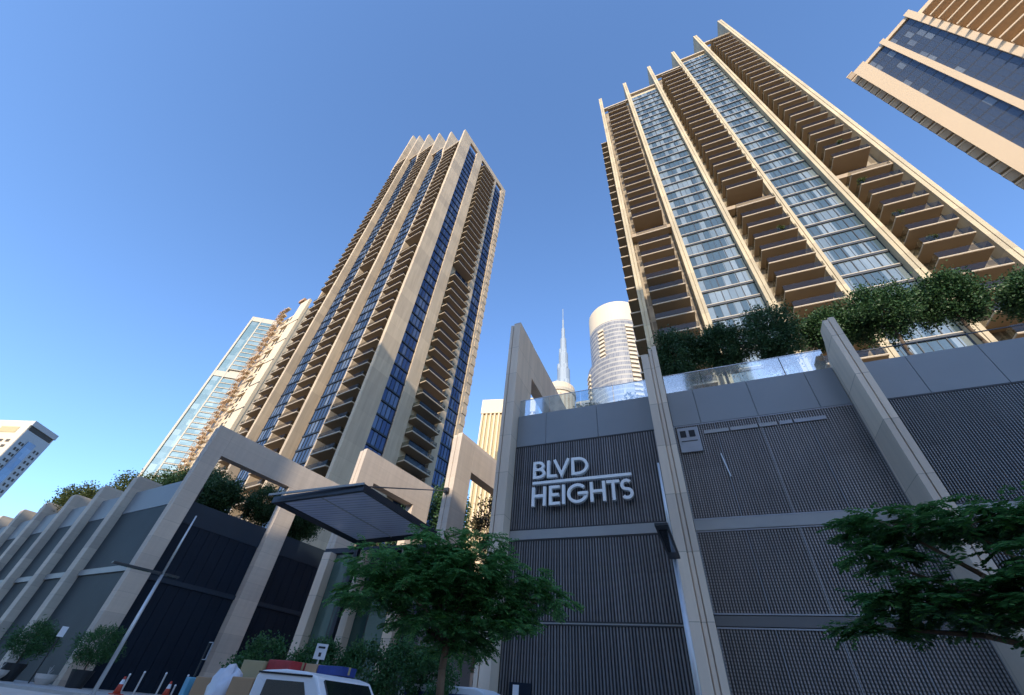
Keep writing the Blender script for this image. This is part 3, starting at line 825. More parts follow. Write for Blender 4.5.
# far right tower
fr_a, fr_b = Vector((70.5, 67.0)), Vector((83.5, 53.2))     # plan of the roof edge seen at z=150
T = thing('residential_tower', 'peach stone tower with slate blue glass bays cut by the top right corner', 'building', (77, 62, 0))
dirv = (fr_b - fr_a).normalized(); nrm = Vector((-dirv[1], dirv[0]))
if nrm.dot(Vector((0, 0)) - fr_a) > 0: nrm = -nrm            # away from viewer
fang = math.degrees(math.atan2(dirv[1], dirv[0])); ff = (fr_a[0], fr_a[1], fang)
sgn = 1 if (Vector((-math.sin(R(fang)), math.cos(R(fang)))).dot(nrm) > 0) else -1
def fb(m, a, c, y0, y1, z0, z1): return m.box(a, c, min(y0 * sgn, y1 * sgn), max(y0 * sgn, y1 * sgn), z0, z1, ff)
obj('core_wall', fb(MB(), 0.2, 60, 1.2, 30, 0, 149), 'peach', T)
for a, c in ((0, 3.0), (7.6, 8.8), (14.2, 15.6), (30.5, 33)): obj('stone_fin', fb(MB(), a, c, -.6, 1.19, 0, 150.5), 'peach', T)
for a, c in ((3.01, 7.59), (8.81, 14.19)): obj('glazed_bay', fb(MB(), a, c, .2, 1.18, 0, 148.6), 'glass_fr', T); obj('parapet', fb(MB(), a, c, -.2, 1.18, 148.7, 150), 'peach', T)
for k in range(38):
    z = 22 + 3.45 * k
    if z < 146:
        o = obj('balcony', fb(MB(), 15.62, 30.48, -1.8, 1.18, z, z + .08), 'brown_far', T); obj('slab', fb(MB(), 15.62, 30.48, -1.9, 1.18, z + .084, z + .5), 'peach', o)
for k in range(38):
    z = 24 + 3.45 * k
    o = obj('side_balcony', fb(MB(), -1.7, -.02, 1.3, 12, z, z + 2.2), 'brown_far', T); obj('slab', fb(MB(), -1.8, -.02, 1.2, 12, z + 2.21, z + 2.7), 'peach', o)
# far left tower
T = thing('far_tower', 'distant white and blue tower at the left edge of the view', 'building', (-379, 91, 0))
c0, c1, c2 = Vector((-379, 91)), Vector((-388, 108.5)), Vector((-406, 82))
c3 = c1 + (c2 - c0)
obj('wall', MB().prism([tuple(c0), tuple(c1), tuple(c3), tuple(c2)], 0, 120), 'cream_far', T)
e1 = (c1 - c0).normalized(); n1 = Vector((e1[1], -e1[0])); n1 = n1 if n1.dot(-c0) > 0 else -n1
def wallbox(m, p, e, n, a, c, d, z0, z1):
    q = [p + e * a - n * .3, p + e * c - n * .3, p + e * c + n * d, p + e * a + n * d]
    m.hexa([(*v, z0) for v in q] + [(*v, z1) for v in q]); return m
obj('side_cladding', wallbox(MB(), c0, e1, n1, .3, 19.5, .3, 0, 114), 'vent', T)
obj('blue_bay', wallbox(MB(), c0, e1, n1, 6.5, 12.5, .6, 0, 109), 'far_blue', T)
obj('crown', wallbox(MB(), c0, e1, n1, 0, 19.8, .9, 117, 120.3), 'far_grey', T)
obj('crown_recess', wallbox(MB(), c0, e1, n1, 1.2, 18.5, .35, 114.2, 116.8), 'hole', T)
e2 = (c2 - c0).normalized(); n2 = Vector((e2[1], -e2[0])); n2 = n2 if n2.dot(-c0) > 0 else -n2
obj('louvre', wallbox(MB(), c0, e2, n2, 6, 19, .25, 111.5, 115.5), 'ochre', T)
for k in range(16):
    z = 105 - 3.6 * k
    for a in (4, 9, 14, 19): obj('window', wallbox(MB(), c0, e2, n2, a, a + 2.6, .2, z, z + 1.7), 'hole', T) if k < 10 else None
    for a in (2.6, 4.6, 14.2, 16.6): obj('window', wallbox(MB(), c0, e1, n1, a, a + 1.2, .42, z, z + 1.7), 'hole', T) if k < 12 else None
# low grey house far left
T = thing('grey_house', 'low flat roofed grey building beyond the street fins at the left edge', 'building', (-108, 36, 1))
obj('wall', MB().box(-150, -102, 36, 60, 0, 20, None), 'far_grey', T)
obj('roof', MB().box(-151, -101.5, 35.6, 60, 20.004, 20.7), 'far_white', T)
for x in (-106.5, -111.5, -117): obj('window', MB().box(x, x + 1.6, 35.9, 35.99, 15.6, 17.2), 'hole', T)
for x in (-108.5, -113.5): obj('window', MB().box(x, x + 1.6, 35.9, 35.99, 11.2, 12.8), 'hole', T)
# pale glass tower
ga = (-262, 112, 33.0)
T = thing('glass_tower', 'slim pale tower with greenish glass strips left of the scaffolded tower', 'building', (-255, 118, 0))
obj('core_wall', MB().box(0, 18, .6, 20, 0, 199, ga), 'far_white', T)
for a, c in ((0, 1.2), (6.8, 7.6), (17, 18)): obj('frame', MB().box(a, c, -.4, .59, 0, 200, ga), 'far_white', T)
obj('frame', MB().box(1.21, 16.99, -.3, .59, 196, 200, ga).box(1.21, 16.99, -.3, .59, 147, 151, ga), 'far_white', T)
for z0, z1 in ((0, 146.9), (151.1, 195.9)): obj('glass_strip', MB().box(1.22, 6.79, .1, .59, z0, z1, ga), 'glass_pale', T)
for k in range(50):
    z = 20 + 3.6 * k
    if z < 194 and not 145 < z < 151: o = obj('balcony', MB().box(7.62, 16.98, -.5, .58, z, z + .5, ga), 'far_white', T); obj('balcony_glass', MB().box(7.62, 16.98, -.2, .57, z + .8, z + 3.4, ga), 'glass_pale', o)
# scaffolded tower
sa = (-123.5, 66.8, 170.0); Q = 1.38
def qb(m, *c): return m.box(*[v * Q for v in c], sa)
def qp(a, y, z): return tf((a * Q, y * Q, z * Q), sa)
T = thing('scaffolded_tower', 'cream tower under construction wrapped in rusty orange scaffolding left of the beige tower', 'building', (-92, 49, 0))
obj('core_wall', qb(MB(), .1, 13.0, -8, -.4, 0, 83.5), 'cream', T)
obj('pilaster', qb(MB(), .0, 4.2, -.39, .4, 0, 86.5), 'cream', T)
for k in range(9): obj('joint_band', qb(MB(), -.02, 4.22, .3, .44, 20 + 7.2 * k, 20.35 + 7.2 * k), 'hole', T)
for k in range(28):
    z = 18 + 2.35 * k
    for a in (4.7, 6.5, 8.2):
        if z < 82: obj('window', qb(MB(), a, a + .85, -.39, -.3, z, z + 1.3), 'hole', T)
for k in range(14): obj('floor_edge', qb(MB(), 4.3, 9.0, -.39, .25, 17.4 + 4.7 * k, 17.75 + 4.7 * k), 'cream', T)
SCF = thing('scaffolding', 'rusty orange scaffold tubes and planks climbing the cream tower front', 'scaffolding', (-95, 49, 0))
tub = MB()
random.seed(3)
for yy in (.4, 1.3):
    for a in (9.1, 10.5, 11.9, 13.2): tub.tube(qp(a, yy, 0), qp(a, yy, 87 if a > 9.5 else 81), .07, n=5)
for k in range(56):
    z = 8 + 1.42 * k
    tub.tube(qp(8.9, 1.34, z), qp(13.4, 1.34, z), .065, n=5)
    a = 9.1 + 1.4 * (k % 3); tub.tube(qp(a, 1.36, z), qp(a + 1.35, 1.36, z + 1.42), .06, n=5)
obj('tube_frame', tub, 'scaffold', SCF)
MT['boards'] = plain('scaffold_boards', (.50, .38, .24), .8, 0, .35, .3)
for k in range(56):
    z = 8 + 1.42 * k
    for s_ in range(3):
        if random.random() < .58: obj('plank', qb(MB(), 9.0 + 1.42 * s_, 10.38 + 1.42 * s_, .35, 1.25, z + .05, z + random.uniform(.15, .7)), 'boards', SCF)
mast = MB()
for k in range(6):
    z = 84 + 1.0 * k; mast.tube(qp(7.0, -1, z), qp(8.4, -1, z + 1), .07, n=5).tube(qp(8.4, -1, z), qp(7, -1, z + 1), .07, n=5)
for a in (7, 8.4): mast.tube(qp(a, -1, 83.6), qp(a, -1, 91), .11, n=5)
qb(mast, 6.4, 9.0, -1.8, -.3, 90, 91)
obj('hoist_mast', mast, 'scaffold', SCF)
# round tower
RT = (-25.0, 227.0, 0)
T = thing('round_tower', 'rounded grey glass tower with a cream drum crown between the two stone towers', 'building', RT)
def ring(c, r, z0, z1, a0=0, a1=360, n=48, th=1.0):
    m = MB(); full = a1 - a0 >= 360
    pts = [R(a0 + (a1 - a0) * i / n) for i in range(n + 1)]
    for i in range(n):
        q = []
        for zz in (z0, z1):
            for t, rr in ((pts[i], r), (pts[i + 1], r), (pts[i + 1], r - th), (pts[i], r - th)): q.append((c[0] + rr * math.cos(t), c[1] + rr * math.sin(t), zz))
        m.hexa(q)
    return m
obj('drum_wall', MB().lathe(RT, [(20.6, 0), (20.6, 214)], 48), 'round_glass', T)
obj('crown', MB().lathe(RT, [(20.3, 214.1), (20.3, 233), (19.3, 233), (19.3, 230)], 60), 'cream_far', T, smooth=False)
obj('lower_wing', ring(RT, 23.5, 0, 180, 172, 290, 30, 6), 'round_glass', T)
obj('lower_wing', ring(RT, 27.0, 0, 150, 172, 225, 20, 6), 'round_glass', T)
for k in range(36):
    z = 80 + 3.6 * k
    for (rr, a0, a1, zt) in ((21.6, 238, 250, 209), (21.6, 292, 306, 209), (24.4, 200, 214, 176), (27.8, 182, 200, 146)):
        if z < zt: obj('balcony', ring(RT, rr, z, z + 1.7, a0, a1, 4, 1.0), 'cream_far', T)
# spire tower
BX, BY = -213.0, 723.0
T = thing('spire_tower', 'very tall distant silver tower tapering to a needle spire', 'building', (BX, BY, 0))
tiers = [(0, 420, 26), (420, 540, 21), (540, 615, 15.5), (615, 665, 11.5), (665, 715, 8), (715, 752, 4.8), (752, 785, 2.4), (785, 828, 1.0)]
for z0, z1, r in tiers:
    m = MB().lathe((BX, BY, 0), [(r, z0 + (.01 if z0 else 0)), (r * .96, z1)], 14)
    if r > 4:
        for a in (200, 320, 80): m.lathe((BX + r * .8 * math.cos(R(a)), BY + r * .8 * math.sin(R(a)), 0), [(r * .55, z0 + .02), (r * .52, z1 - 18 - (a % 7) * 4)], 10)
    obj('tier', m, 'burj', T)
# cream building with curved top behind the end portal
T = thing('apartment_block', 'cream apartment block with a curved roof below the needle spire', 'building', (-58, 190, 0))
obj('wall', MB().lathe((-59, 190, 0), [(9.4, 0), (9.4, 148)], 28), 'cream_far', T)
obj('cornice', ring((-59, 190, 0), 10.0, 142, 144, 0, 360, 36, .9), 'far_white', T)
for k in range(10): obj('window_strip', ring((-59, 190, 0), 9.52, 40, 140, 200 + 15 * k, 206 + 15 * k, 3, .3), 'brown_far', T)
obj('wing', MB().box(-49, -41, 190, 204, 0, 138), 'round_glass', T)
# ribbed cream building left of end portal
ra = (-151.0, 263.0, 12.0)
T = thing('ribbed_tower', 'cream tower with close white vertical ribs seen between the two stone portals', 'building', (-140, 266, 0))
obj('wall', MB().box(0, 46, 1.5, 34, 0, 205, ra), 'cream', T)
obj('crown', MB().box(-.7, 46.7, -.7, 34, 194, 208, ra), 'cream', T)
for k in range(13): obj('rib', MB().box(.2 + k * 3.6, 1.6 + k * 3.6, -.4, 1.49, 0, 193.9, ra), 'peach', T)
for k in range(12): obj('glass_strip', MB().box(1.7 + k * 3.6, 3.7 + k * 3.6, 1.0, 1.49, 0, 193, ra), 'ochre', T)
obj('side_wall', MB().box(-.6, -.008, 1.5, 34, 0, 193.8, ra), 'far_white', T)

# ------------------------------------------------------------------ vegetation
def quad(mb, c, u, v):
    i = len(mb.v); mb.v += [tuple(c - u - v), tuple(c + u - v), tuple(c + u + v), tuple(c - u + v)]; mb.f.append((i, i + 1, i + 2, i + 3)); mb.mi.append(0)
def leaf(mb, c, d, up, L, Wd):
    s_ = d.cross(up)
    if s_.length < 1e-4: s_ = d.orthogonal()
    s_.normalize(); i = len(mb.v)
    mb.v += [tuple(c), tuple(c + d * L * .5 + s_ * Wd), tuple(c + d * L), tuple(c + d * L * .5 - s_ * Wd)]
    mb.f.append((i, i + 1, i + 2, i + 3)); mb.mi.append(0)
def rv(r): return Vector((r.gauss(0, 1), r.gauss(0, 1), r.gauss(0, 1)))
def bushy(mb, centre, rad, n, clumps, r, L=.17, Wd=.05, spread=.42, shell=.55):
    cs = []
    for _ in range(clumps):
        d = rv(r).normalized(); k = shell + (1 - shell) * r.random() ** .6
        cs.append(Vector((centre[0] + d[0] * rad[0] * k, centre[1] + d[1] * rad[1] * k, centre[2] + d[2] * rad[2] * k)))
    for _ in range(n):
        c = r.choice(cs); p = c + rv(r) * spread * min(rad) * .45
        d = (rv(r) + Vector((0, 0, .2)) + (p - Vector(centre)).normalized() * .8).normalized()
        leaf(mb, p, d, rv(r).normalized(), L * r.uniform(.7, 1.3), Wd * r.uniform(.7, 1.3))
    return cs
def trunk_mesh(base, top, r0, r1, r, bends=5):
    mb = MB(); pts = []
    for i in range(bends + 1):
        t = i / bends; p = Vector(base).lerp(Vector(top), t)
        if 0 < i < bends: p += Vector((r.uniform(-.06, .06), r.uniform(-.06, .06), 0)) * (Vector(top) - Vector(base)).length * .3
        pts.append(p)
    for i in range(bends): mb.tube(pts[i], pts[i + 1], r0 + (r1 - r0) * i / bends, r0 + (r1 - r0) * (i + 1) / bends, 8)
    return mb, pts

def feather(mb, tip, out, r, L=.42, n=9):
    """one pinnate frond drooping from tip along out"""
    d = out.normalized(); p = Vector(tip)
    for i in range(n):
        side = d.cross(Vector((0, 0, 1)))
        if side.length < .05: side = Vector((1, 0, 0))
        side.normalize(); w = math.sin(math.pi * (i + .8) / (n + 1))
        for s_ in (-1, 1):
            dd = (side * s_ + d * .5 + Vector((0, 0, -.15)) + rv(r) * .1).normalized()
            leaf(mb, p, dd, Vector((0, 0, 1)) + rv(r) * .25, L * .34 * w + .02, .026)
        p = p + d * (L / n); d = (d + Vector((0, 0, -.07))).normalized()

def feather_tree(name, label, base, fork, blobs, mat, seed, nper, droop=.15, bright=0, L=.42):
    r = random.Random(seed)
    t = thing(name, label, 'tree', base)
    mb, pts = trunk_mesh(base, fork, .13, .095, r)
    cm = MB(); bm_ = MB()
    for (bc, br) in blobs:
        bc = Vector(bc); f = Vector(fork)
        mid = f.lerp(bc, .5) + Vector((r.uniform(-.2, .2), r.uniform(-.2, .2), .15))
        mb.tube(f, mid, .06, .04, 6); mb.tube(mid, bc, .04, .015, 6)
        for _ in range(int(nper * br[0] * br[1])):
            d = rv(r); d.normalize(); k = r.random() ** .4
            if d[2] < -.35: d[2] *= .5
            p = bc + Vector((d[0] * br[0], d[1] * br[1], d[2] * br[2])) * k
            tw = p + Vector((r.uniform(-.05, .05), r.uniform(-.05, .05), 0))
            outv = Vector((d[0], d[1], 0)); outv = outv + rv(r) * .45; outv[2] = r.uniform(-.35, .25) - droop
            for q in range(4):
                o2 = outv + rv(r) * .55; o2[2] = o2[2] * .5
                feather(bm_ if (bright and r.random() < bright and k > .8) else cm, tw, o2, r, L * r.uniform(.7, 1.25))
            if r.random() < .10: mb.tube(bc.lerp(p, .15), p, .012, .005, 4, cap=False)
    obj('trunk', mb, 'bark', t, smooth=True)
    cr = obj('crown', cm, mat, t)
    if bm_.v: obj('young_leaves', bm_, 'leaf_bright', cr)
    return t
# street tree in front of the end portal
feather_tree('street_tree', 'bushy feathery leaved street tree on a slim brown trunk before the end portal', (-6.95, 12.15, 0.13), (-7.05, 12.2, 3.0),
    [((-8.6, 10.9, 4.6), (1.15, 1.2, .75)), ((-7.7, 11.6, 5.15), (1.2, 1.2, .7)), ((-6.6, 12.4, 5.3), (1.15, 1.2, .75)), ((-5.6, 13.0, 4.75), (1.1, 1.1, .7)),
     ((-4.85, 13.5, 4.25), (.95, 1.0, .6)), ((-7.2, 11.9, 4.3), (1.3, 1.2, .6)), ((-8.9, 10.8, 3.85), (.9, .9, .5)), ((-6.0, 12.6, 4.0), (1.1, 1.0, .5)), ((-7.9, 12.8, 4.5), (1.2, 1.1, .8)),
     ((-6.3, 11.6, 4.65), (.9, .9, .5)), ((-8.0, 10.9, 4.05), (.9, .8, .45)), ((-7.6, 11.6, 3.45), (1.1, .9, .45)), ((-6.5, 12.2, 3.35), (1.0, .9, .45)), ((-5.6, 12.6, 3.6), (.9, .8, .4)), ((-7.0, 12.8, 3.0), (1.0, .8, .4))],
    'leaf_feather', 11, 74, .18, .04, .44)
feather_tree('street_tree', 'dark feathery leaved street tree with bare twigs at the right edge before the mesh screen', (5.6, 8.9, 0.13), (5.0, 9.1, 2.6),
    [((3.25, 9.7, 4.75), (.9, .7, .35)), ((4.1, 9.3, 4.5), (1.0, .8, .4)), ((2.75, 9.6, 4.15), (.6, .6, .3)), ((2.85, 9.4, 3.5), (.75, .6, .3)), ((3.4, 9.2, 3.3), (.9, .7, .4)),
     ((2.4, 9.7, 3.15), (.55, .5, .22)), ((4.1, 8.9, 3.3), (.9, .7, .45)), ((4.8, 8.9, 4.5), (1.0, .8, .45)), ((4.6, 8.6, 3.7), (.9, .8, .45)), ((3.5, 9.2, 3.6), (.8, .6, .3)), ((5.6, 8.6, 4.2), (1.0, 1., .6)),
     ((4.5, 8.7, 2.75), (.8, .7, .3))],
    'leaf_feather_dark', 23, 70, .1, .05, .36)

def bush_tree(name, label, loc, crown_c, rad, mat, seed, n=5200, clumps=60, L=.2, Wd=.06, trunk=True, group=None, cat='tree', spread=.42, shell=.55):
    r = random.Random(seed)
    t = thing(name, label, cat, loc, group)
    cm = MB(); cs = bushy(cm, crown_c, rad, n, clumps, r, L, Wd, spread, shell)
    if trunk:
        top = Vector(crown_c) - Vector((0, 0, rad[2] * .45))
        mb, _ = trunk_mesh(loc, top, .12, .08, r)
        for c in cs[:9]:
            mb.tube(top, c, .045, .012, 5, cap=False)
        obj('trunk', mb, 'bark_dark', t, smooth=True)
    obj('crown', cm, mat, t)
    return t
# trees on the right roof
GR = 'clipped trees on the podium roof'
spots = [(1.15, 24.6, 21.6, 'dense dark roof tree at the left end of the row, touching the middle column'),
         (4.0, 25.0, 22.1, 'second dense roof tree from the middle column, above the glass balustrade'),
         (7.3, 25.2, 22.4, 'dense roof tree just left of the right column top'),
         (10.9, 25.4, 22.4, 'loose roof tree just right of the right column top'),
         (13.6, 24.8, 22.4, 'roof tree with bare lower twigs, second to the right of the right column'),
         (17.0, 25.0, 22.5, 'round roof tree third to the right of the right column'),
         (20.9, 25.2, 22.2, 'dark roof tree at the right edge of the view')]
rt = []
for i, (x, y, z, lab) in enumerate(spots):
    rt.append(bush_tree('roof_tree', lab, (x, y, 15.52), (x, y, z), tuple(v * (1.0, .84, 1.1, .86, 1.12, 1.02, .9)[i] for v in (1.75, 1.6, 2.3 if i < 3 else 1.55)), 'leaf_ficus', 40 + i, 15000, 110, .16, .05, True, GR, 'tree', .36, .35))
for i, (x, y) in enumerate(((-5.2, 24), (-2.2, 23.6))):
    bush_tree('roof_shrub', ['pale leafy shrub behind the left glass balustrade', 'pale leafy shrub behind the balustrade next to the middle column'][i], (x, y, 15.52), (x, y, 17.3), (1.1, 1., .9), 'leaf_ficus', 60 + i, 1500, 26, .2, .06, False, 'shrubs behind the glass balustrade', 'shrub')
# trees on the left podium
GL = 'trees on the left podium roof'
for i, (x, y, z, rx, rz_, m, lab) in enumerate(((-71.5, 26.6, 16.9, 2.6, 2.3, 'leaf_olive', 'olive green roof tree farthest left behind the street fins'),
        (-66, 29, 19.0, 2.8, 2.4, 'leaf_olive', 'taller olive green roof tree second from the left behind the street fins'),
        (-62.0, 31, 19.9, 2.8, 2.4, 'leaf_ficus', 'dark green roof tree third from the left behind the street fins'),
        (-57, 32.5, 20.0, 2.6, 2.2, 'leaf_ficus', 'dark green roof tree beside the left leg of the big portal'))):
    bush_tree('roof_tree', lab, (x, y, 12.92), (x, y, z), (rx * 1.25, 2.6, rz_ * 1.2), m, 80 + i, 15000, 110, .22, .07, True, GL, 'tree', .38, .35)
for i, (x, y, z, lab) in enumerate(((-46.0, 27.5, 16.6, 'dark roof tree framed at the left of the big portal opening'),
        (-43.6, 31.5, 17.0, 'dark roof tree framed at the right of the big portal opening'),
        (-42.4, 35.5, 16.4, 'small roof tree behind the middle leg of the big portal'))):
    bush_tree('roof_tree', lab, (x, y, 13.25), (x, y, z), (2.5, 2.0, 1.8), 'leaf_ficus', 90 + i, 12000, 90, .2, .06, True, GL, 'tree', .38, .35)
bush_tree('courtyard_tree', 'tall dark tree between the two free portals', (-25.5, 40, .9), (-25.5, 40, 16.5), (2.4, 1.8, 5.6), 'leaf_ficus', 101, 16000, 150, .26, .08)
bush_tree('courtyard_tree', 'dark tree seen low through the broad portal behind the canopy', (-31.5, 39, 1.2), (-31.5, 39, 15.2), (3.0, 2, 3.0), 'leaf_ficus', 102, 5000, 60, .26, .08)
bush_tree('courtyard_tree', 'brownish tree framed in the opening of the narrow portal', (-19.0, 38.5, .6), (-19.0, 38.5, 16.0), (1.9, 1.6, 2.6), 'leaf_brown', 103, 2600, 34, .26, .09)
# hedge and shrubs along the drive
for i, (x, y, z, rx, rz_, lab) in enumerate(((-16.4, 14.6, 1.7, 1.0, 1.1, 'low dark shrub behind the pickup load, left end of the hedge row'),
        (-14.9, 15.9, 1.75, 1.1, 1.25, 'rounded clipped shrub behind the white street sign'),
        (-13.2, 16.6, 1.9, 1.05, 1.35, 'round clipped shrub in the middle of the hedge row'),
        (-11.6, 17.0, 2.0, 1.0, 1.5, 'taller round clipped shrub near the lobby piers'),
        (-10.1, 16.6, 1.9, 1.1, 1.5, 'dark shrub under the street tree, right end of the hedge row'))):
    bush_tree('hedge_shrub', lab, (x, y, gz(x) + .1), (x, y, gz(x) + z), (rx, 1.0, rz_), 'leaf_hedge', 110 + i, 9000, 110, .09, .035, False, 'clipped shrubs along the drive', 'shrub', .32, .55)
for i, (x, y, lab) in enumerate(((-40.4, 17.9, 'round green plant in a dark tapered planter before the street fins'), (-36.0, 19.4, 'leaning green plant in a dark tapered planter before the big portal leg'))):
    z0 = gz(x) + .13
    t = thing('potted_tree', lab, 'plant', (x, y, z0), 'potted trees on the pavement')
    obj('planter', MB().lathe((x, y, z0), [(.42, 0), (.58, .85), (.52, .85), (.5, .75)], 20), 'pot_dark', t, smooth=False)
    rr = random.Random(130 + i); mb, _ = trunk_mesh((x, y, z0 + .7), (x, y, z0 + 1.5), .05, .04, rr); obj('trunk', mb, 'bark_dark', t)
    cm = MB(); bushy(cm, (x, y, z0 + 2.05), (1.25, 1.1, .8), 4200, 60, rr, .22, .022, .5, .5); obj('crown', cm, 'leaf_hedge', t)
for i, (x, y, lab) in enumerate(((-39.6, 16.9, 'white bowl planter at the left edge of the pavement'), (-38.0, 18.7, 'white bowl planter beside the big portal leg'))):
    z0 = gz(x) + .13
    t = thing('bowl_planter', lab, 'planter', (x, y, z0), 'white bowl planters')
    obj('bowl', MB().lathe((x, y, z0), [(.3, 0), (.5, .28), (.55, .5), (.48, .5), (.4, .4)], 20), 'pot_white', t)
    sm = MB(); rr = random.Random(i)
    for q in range(5): sm.tube((x, y, z0 + .4), (x + rr.uniform(-.3, .3), y + rr.uniform(-.2, .2), z0 + rr.uniform(.7, 1.0)), .02, .008, 5)
    obj('bare_stem', sm, 'kerb', t)

# ------------------------------------------------------------------ street furniture
def lamp(label, x, y, top, arm, head_dir, heads):
    z0 = gz(x) + .02
    t = thing('street_lamp', label, 'street lamp', (x, y, z0), 'steel street lamps')
    obj('pole', MB().tube((x, y, z0 + .3), (x, y, arm), .075, .062, 12).tube((x, y, arm + .003), (x, y, top), .055, .03, 12), 'steel', t, smooth=True)
    obj('base_plate', MB().box(x - .16, x + .16, y - .16, y + .16, z0, z0 + .3), 'steel', t, bevel=.02)
    hd = Vector((*head_dir, 0)).normalized(); sd_ = Vector((-hd[1], hd[0], 0))
    for s_, L in heads:
        a = Vector((x, y, arm)) + hd * s_ * .06
        q = [a + sd_ * -.14, a + sd_ * .14, a + sd_ * .14 + hd * s_ * L, a + sd_ * -.14 + hd * s_ * L]
        mb = MB(); mb.hexa([tuple(v + Vector((0, 0, -.0))) for v in q] + [tuple(v + Vector((0, 0, .07))) for v in q])
        h = obj('lamp_head', mb, 'lamp_dark', t, bevel=.01)
        q2 = [a + sd_ * -.09 + hd * s_ * .25 * L, a + sd_ * .09 + hd * s_ * .25 * L, a + sd_ * .09 + hd * s_ * .9 * L, a + sd_ * -.09 + hd * s_ * .9 * L]
        m2 = MB(); m2.hexa([tuple(v + Vector((0, 0, -.012))) for v in q2] + [tuple(v + Vector((0, 0, -.003))) for v in q2]); obj('lens', m2, 'carglass', h)
    return t
lamp('steel street lamp with two flat arms standing before the big portal', -20.75, 11.9, 7.3, 4.9, (-.25, -.97), ((1, 1.75), (-1, .55)))
lamp('steel street lamp with one flat dark head standing before the middle column', -.66, 12.0, 7.55, 4.9, (-.01, -1), ((1, 2.4),))

random.seed(5)
def bollard(x, y, h, lab):
    z0 = gz(x) + .13
    t = thing('bollard', lab, 'bollard', (x, y, z0), 'slim pale bollards before the big portal')
    obj('post', MB().tube((x, y, z0), (x, y, z0 + h), .045, .04, 10), 'pot_white', t); obj('cap', MB().tube((x, y, z0 + h + .002), (x, y, z0 + h + .07), .055, .03, 10), 'white', t)
bl_labels = ['leftmost slim pale bollard, just left of the first traffic cone', 'slim pale bollard directly right of the first traffic cone', 'slim pale bollard midway between the first and second cone', 'slim pale bollard just left of the second cone', 'slim pale bollard just right of the second cone', 'slim pale bollard beside the pole with the meter', 'slim pale bollard just left of the third cone', 'rightmost slim pale bollard, beside the pickup load']
for (x, y, h), lab in zip(((-28.9, 17.8, .8), (-28.3, 18.1, .95), (-27.6, 18.8, 1.0), (-27.3, 19.4, .55), (-26.8, 19.5, 1.0), (-26.0, 19.2, .6), (-25.5, 20.2, .8), (-24.6, 21.3, 1.05)), bl_labels): bollard(x, y, h, lab)
for (x, y), lab in zip(((-29.0, 17.7), (-27.6, 19.3), (-26.4, 20.6)), ('leftmost red traffic cone by the big portal', 'middle red traffic cone among the bollards', 'rightmost red traffic cone beside the middle portal leg')):
    z0 = gz(x) + .13
    t = thing('traffic_cone', lab, 'traffic cone', (x, y, z0), 'red traffic cones')
    obj('base', MB().box(x - .24, x + .24, y - .24, y + .24, z0, z0 + .05), 'cone', t)
    obj('cone', MB().lathe((x, y, z0 + .052), [(.18, 0), (.115, .3), (.115, .303), (.04, .68)], 16), 'cone', t, smooth=True)
    obj('sleeve', MB().lathe((x, y, z0 + .052), [(.105, .37), (.066, .56)], 16, cap=False), 'white', t)
x, y = -24.1, 17.85; z0 = gz(x) + .13
t = thing('parking_meter', 'slim grey post with a tall framed panel between the bollards', 'post', (x, y, z0))
obj('post', MB().tube((x, y, z0), (x, y, 3.3), .04), 'lamp_dark', t)
obj('panel_frame', MB().box(x - .02, x + .28, y - .03, y + .03, 2.6, 2.64).box(x - .02, x + .28, y - .03, y + .03, 3.3, 3.34).box(x + .24, x + .28, y - .03, y + .03, 2.641, 3.299), 'vent', t)
x, y = -13.65, 14.6; z0 = gz(x) + .13
t = thing('street_sign', 'small white rectangular street sign with a dark symbol above the pickup', 'sign', (x, y, z0))
obj('post', MB().tube((x, y, z0), (x, y, 2.75), .03), 'steel', t)
fsn = (x, y, 38)
sp = obj('plate', MB().box(-.2, .2, -.07, -.04, 2.66, 3.12, fsn), 'white', t)
obj('symbol', MB().box(-.12, .12, -.078, -.072, 2.98, 3.04, fsn).box(-.05, .04, -.078, -.072, 2.74, 2.86, fsn), 'lamp_dark', sp)
x, y = -38.6, 20.0; z0 = gz(x) + .13
x, y = -39.2, 18.6
t = thing('street_sign', 'tilted white notice on a dark post beside the round potted plant', 'sign', (x, y, gz(x) + .13))
obj('post', MB().tube((x, y, gz(x) + .13), (x, y, 3.75), .04), 'lamp_dark', t)
obj('plate', MB().box(-.17, .17, -.08, -.05, 3.3, 3.85, (x, y, 60)), 'white', t)

# ------------------------------------------------------------------ loaded pickup
PK = thing('pickup_truck', 'white single cab pickup loaded high with boxes at the bottom of the view', 'pickup', (-7.5, 8.0, 0))
yc = 8.05
def px_section(mb, sec, hw):
    """side profile (x,z) lofted across width hw with slight tumblehome"""
    n = len(sec); i0 = len(mb.v)
    for s_ in (-1, 1):
        for x, z in sec:
            k = 1.0 - max(0, z - 1.05) * .10
            mb.v.append((x, yc + s_ * hw * k, z))
    mb.f.append(tuple(i0 + i for i in range(n))); mb.f.append(tuple(i0 + n + i for i in reversed(range(n)))); mb.mi += [0, 0]
    for i in range(n):
        j = (i + 1) % n; mb.f.append((i0 + j, i0 + i, i0 + n + i, i0 + n + j)); mb.mi.append(0)
    return mb
cab = [(-8.15, .45), (-8.15, 1.86), (-8.05, 1.93), (-7.5, 1.965), (-7.0, 1.95), (-6.72, 1.90), (-6.0, 1.12), (-4.75, 1.02), (-4.6, .9), (-4.58, .45)]
obj('cab', px_section(MB(), cab, .86), 'white', PK, bevel=.035)
def tumble(y_s, z): return yc + y_s * .86 * (1.0 - max(0, z - 1.05) * .10)
ws = MB(); q = []
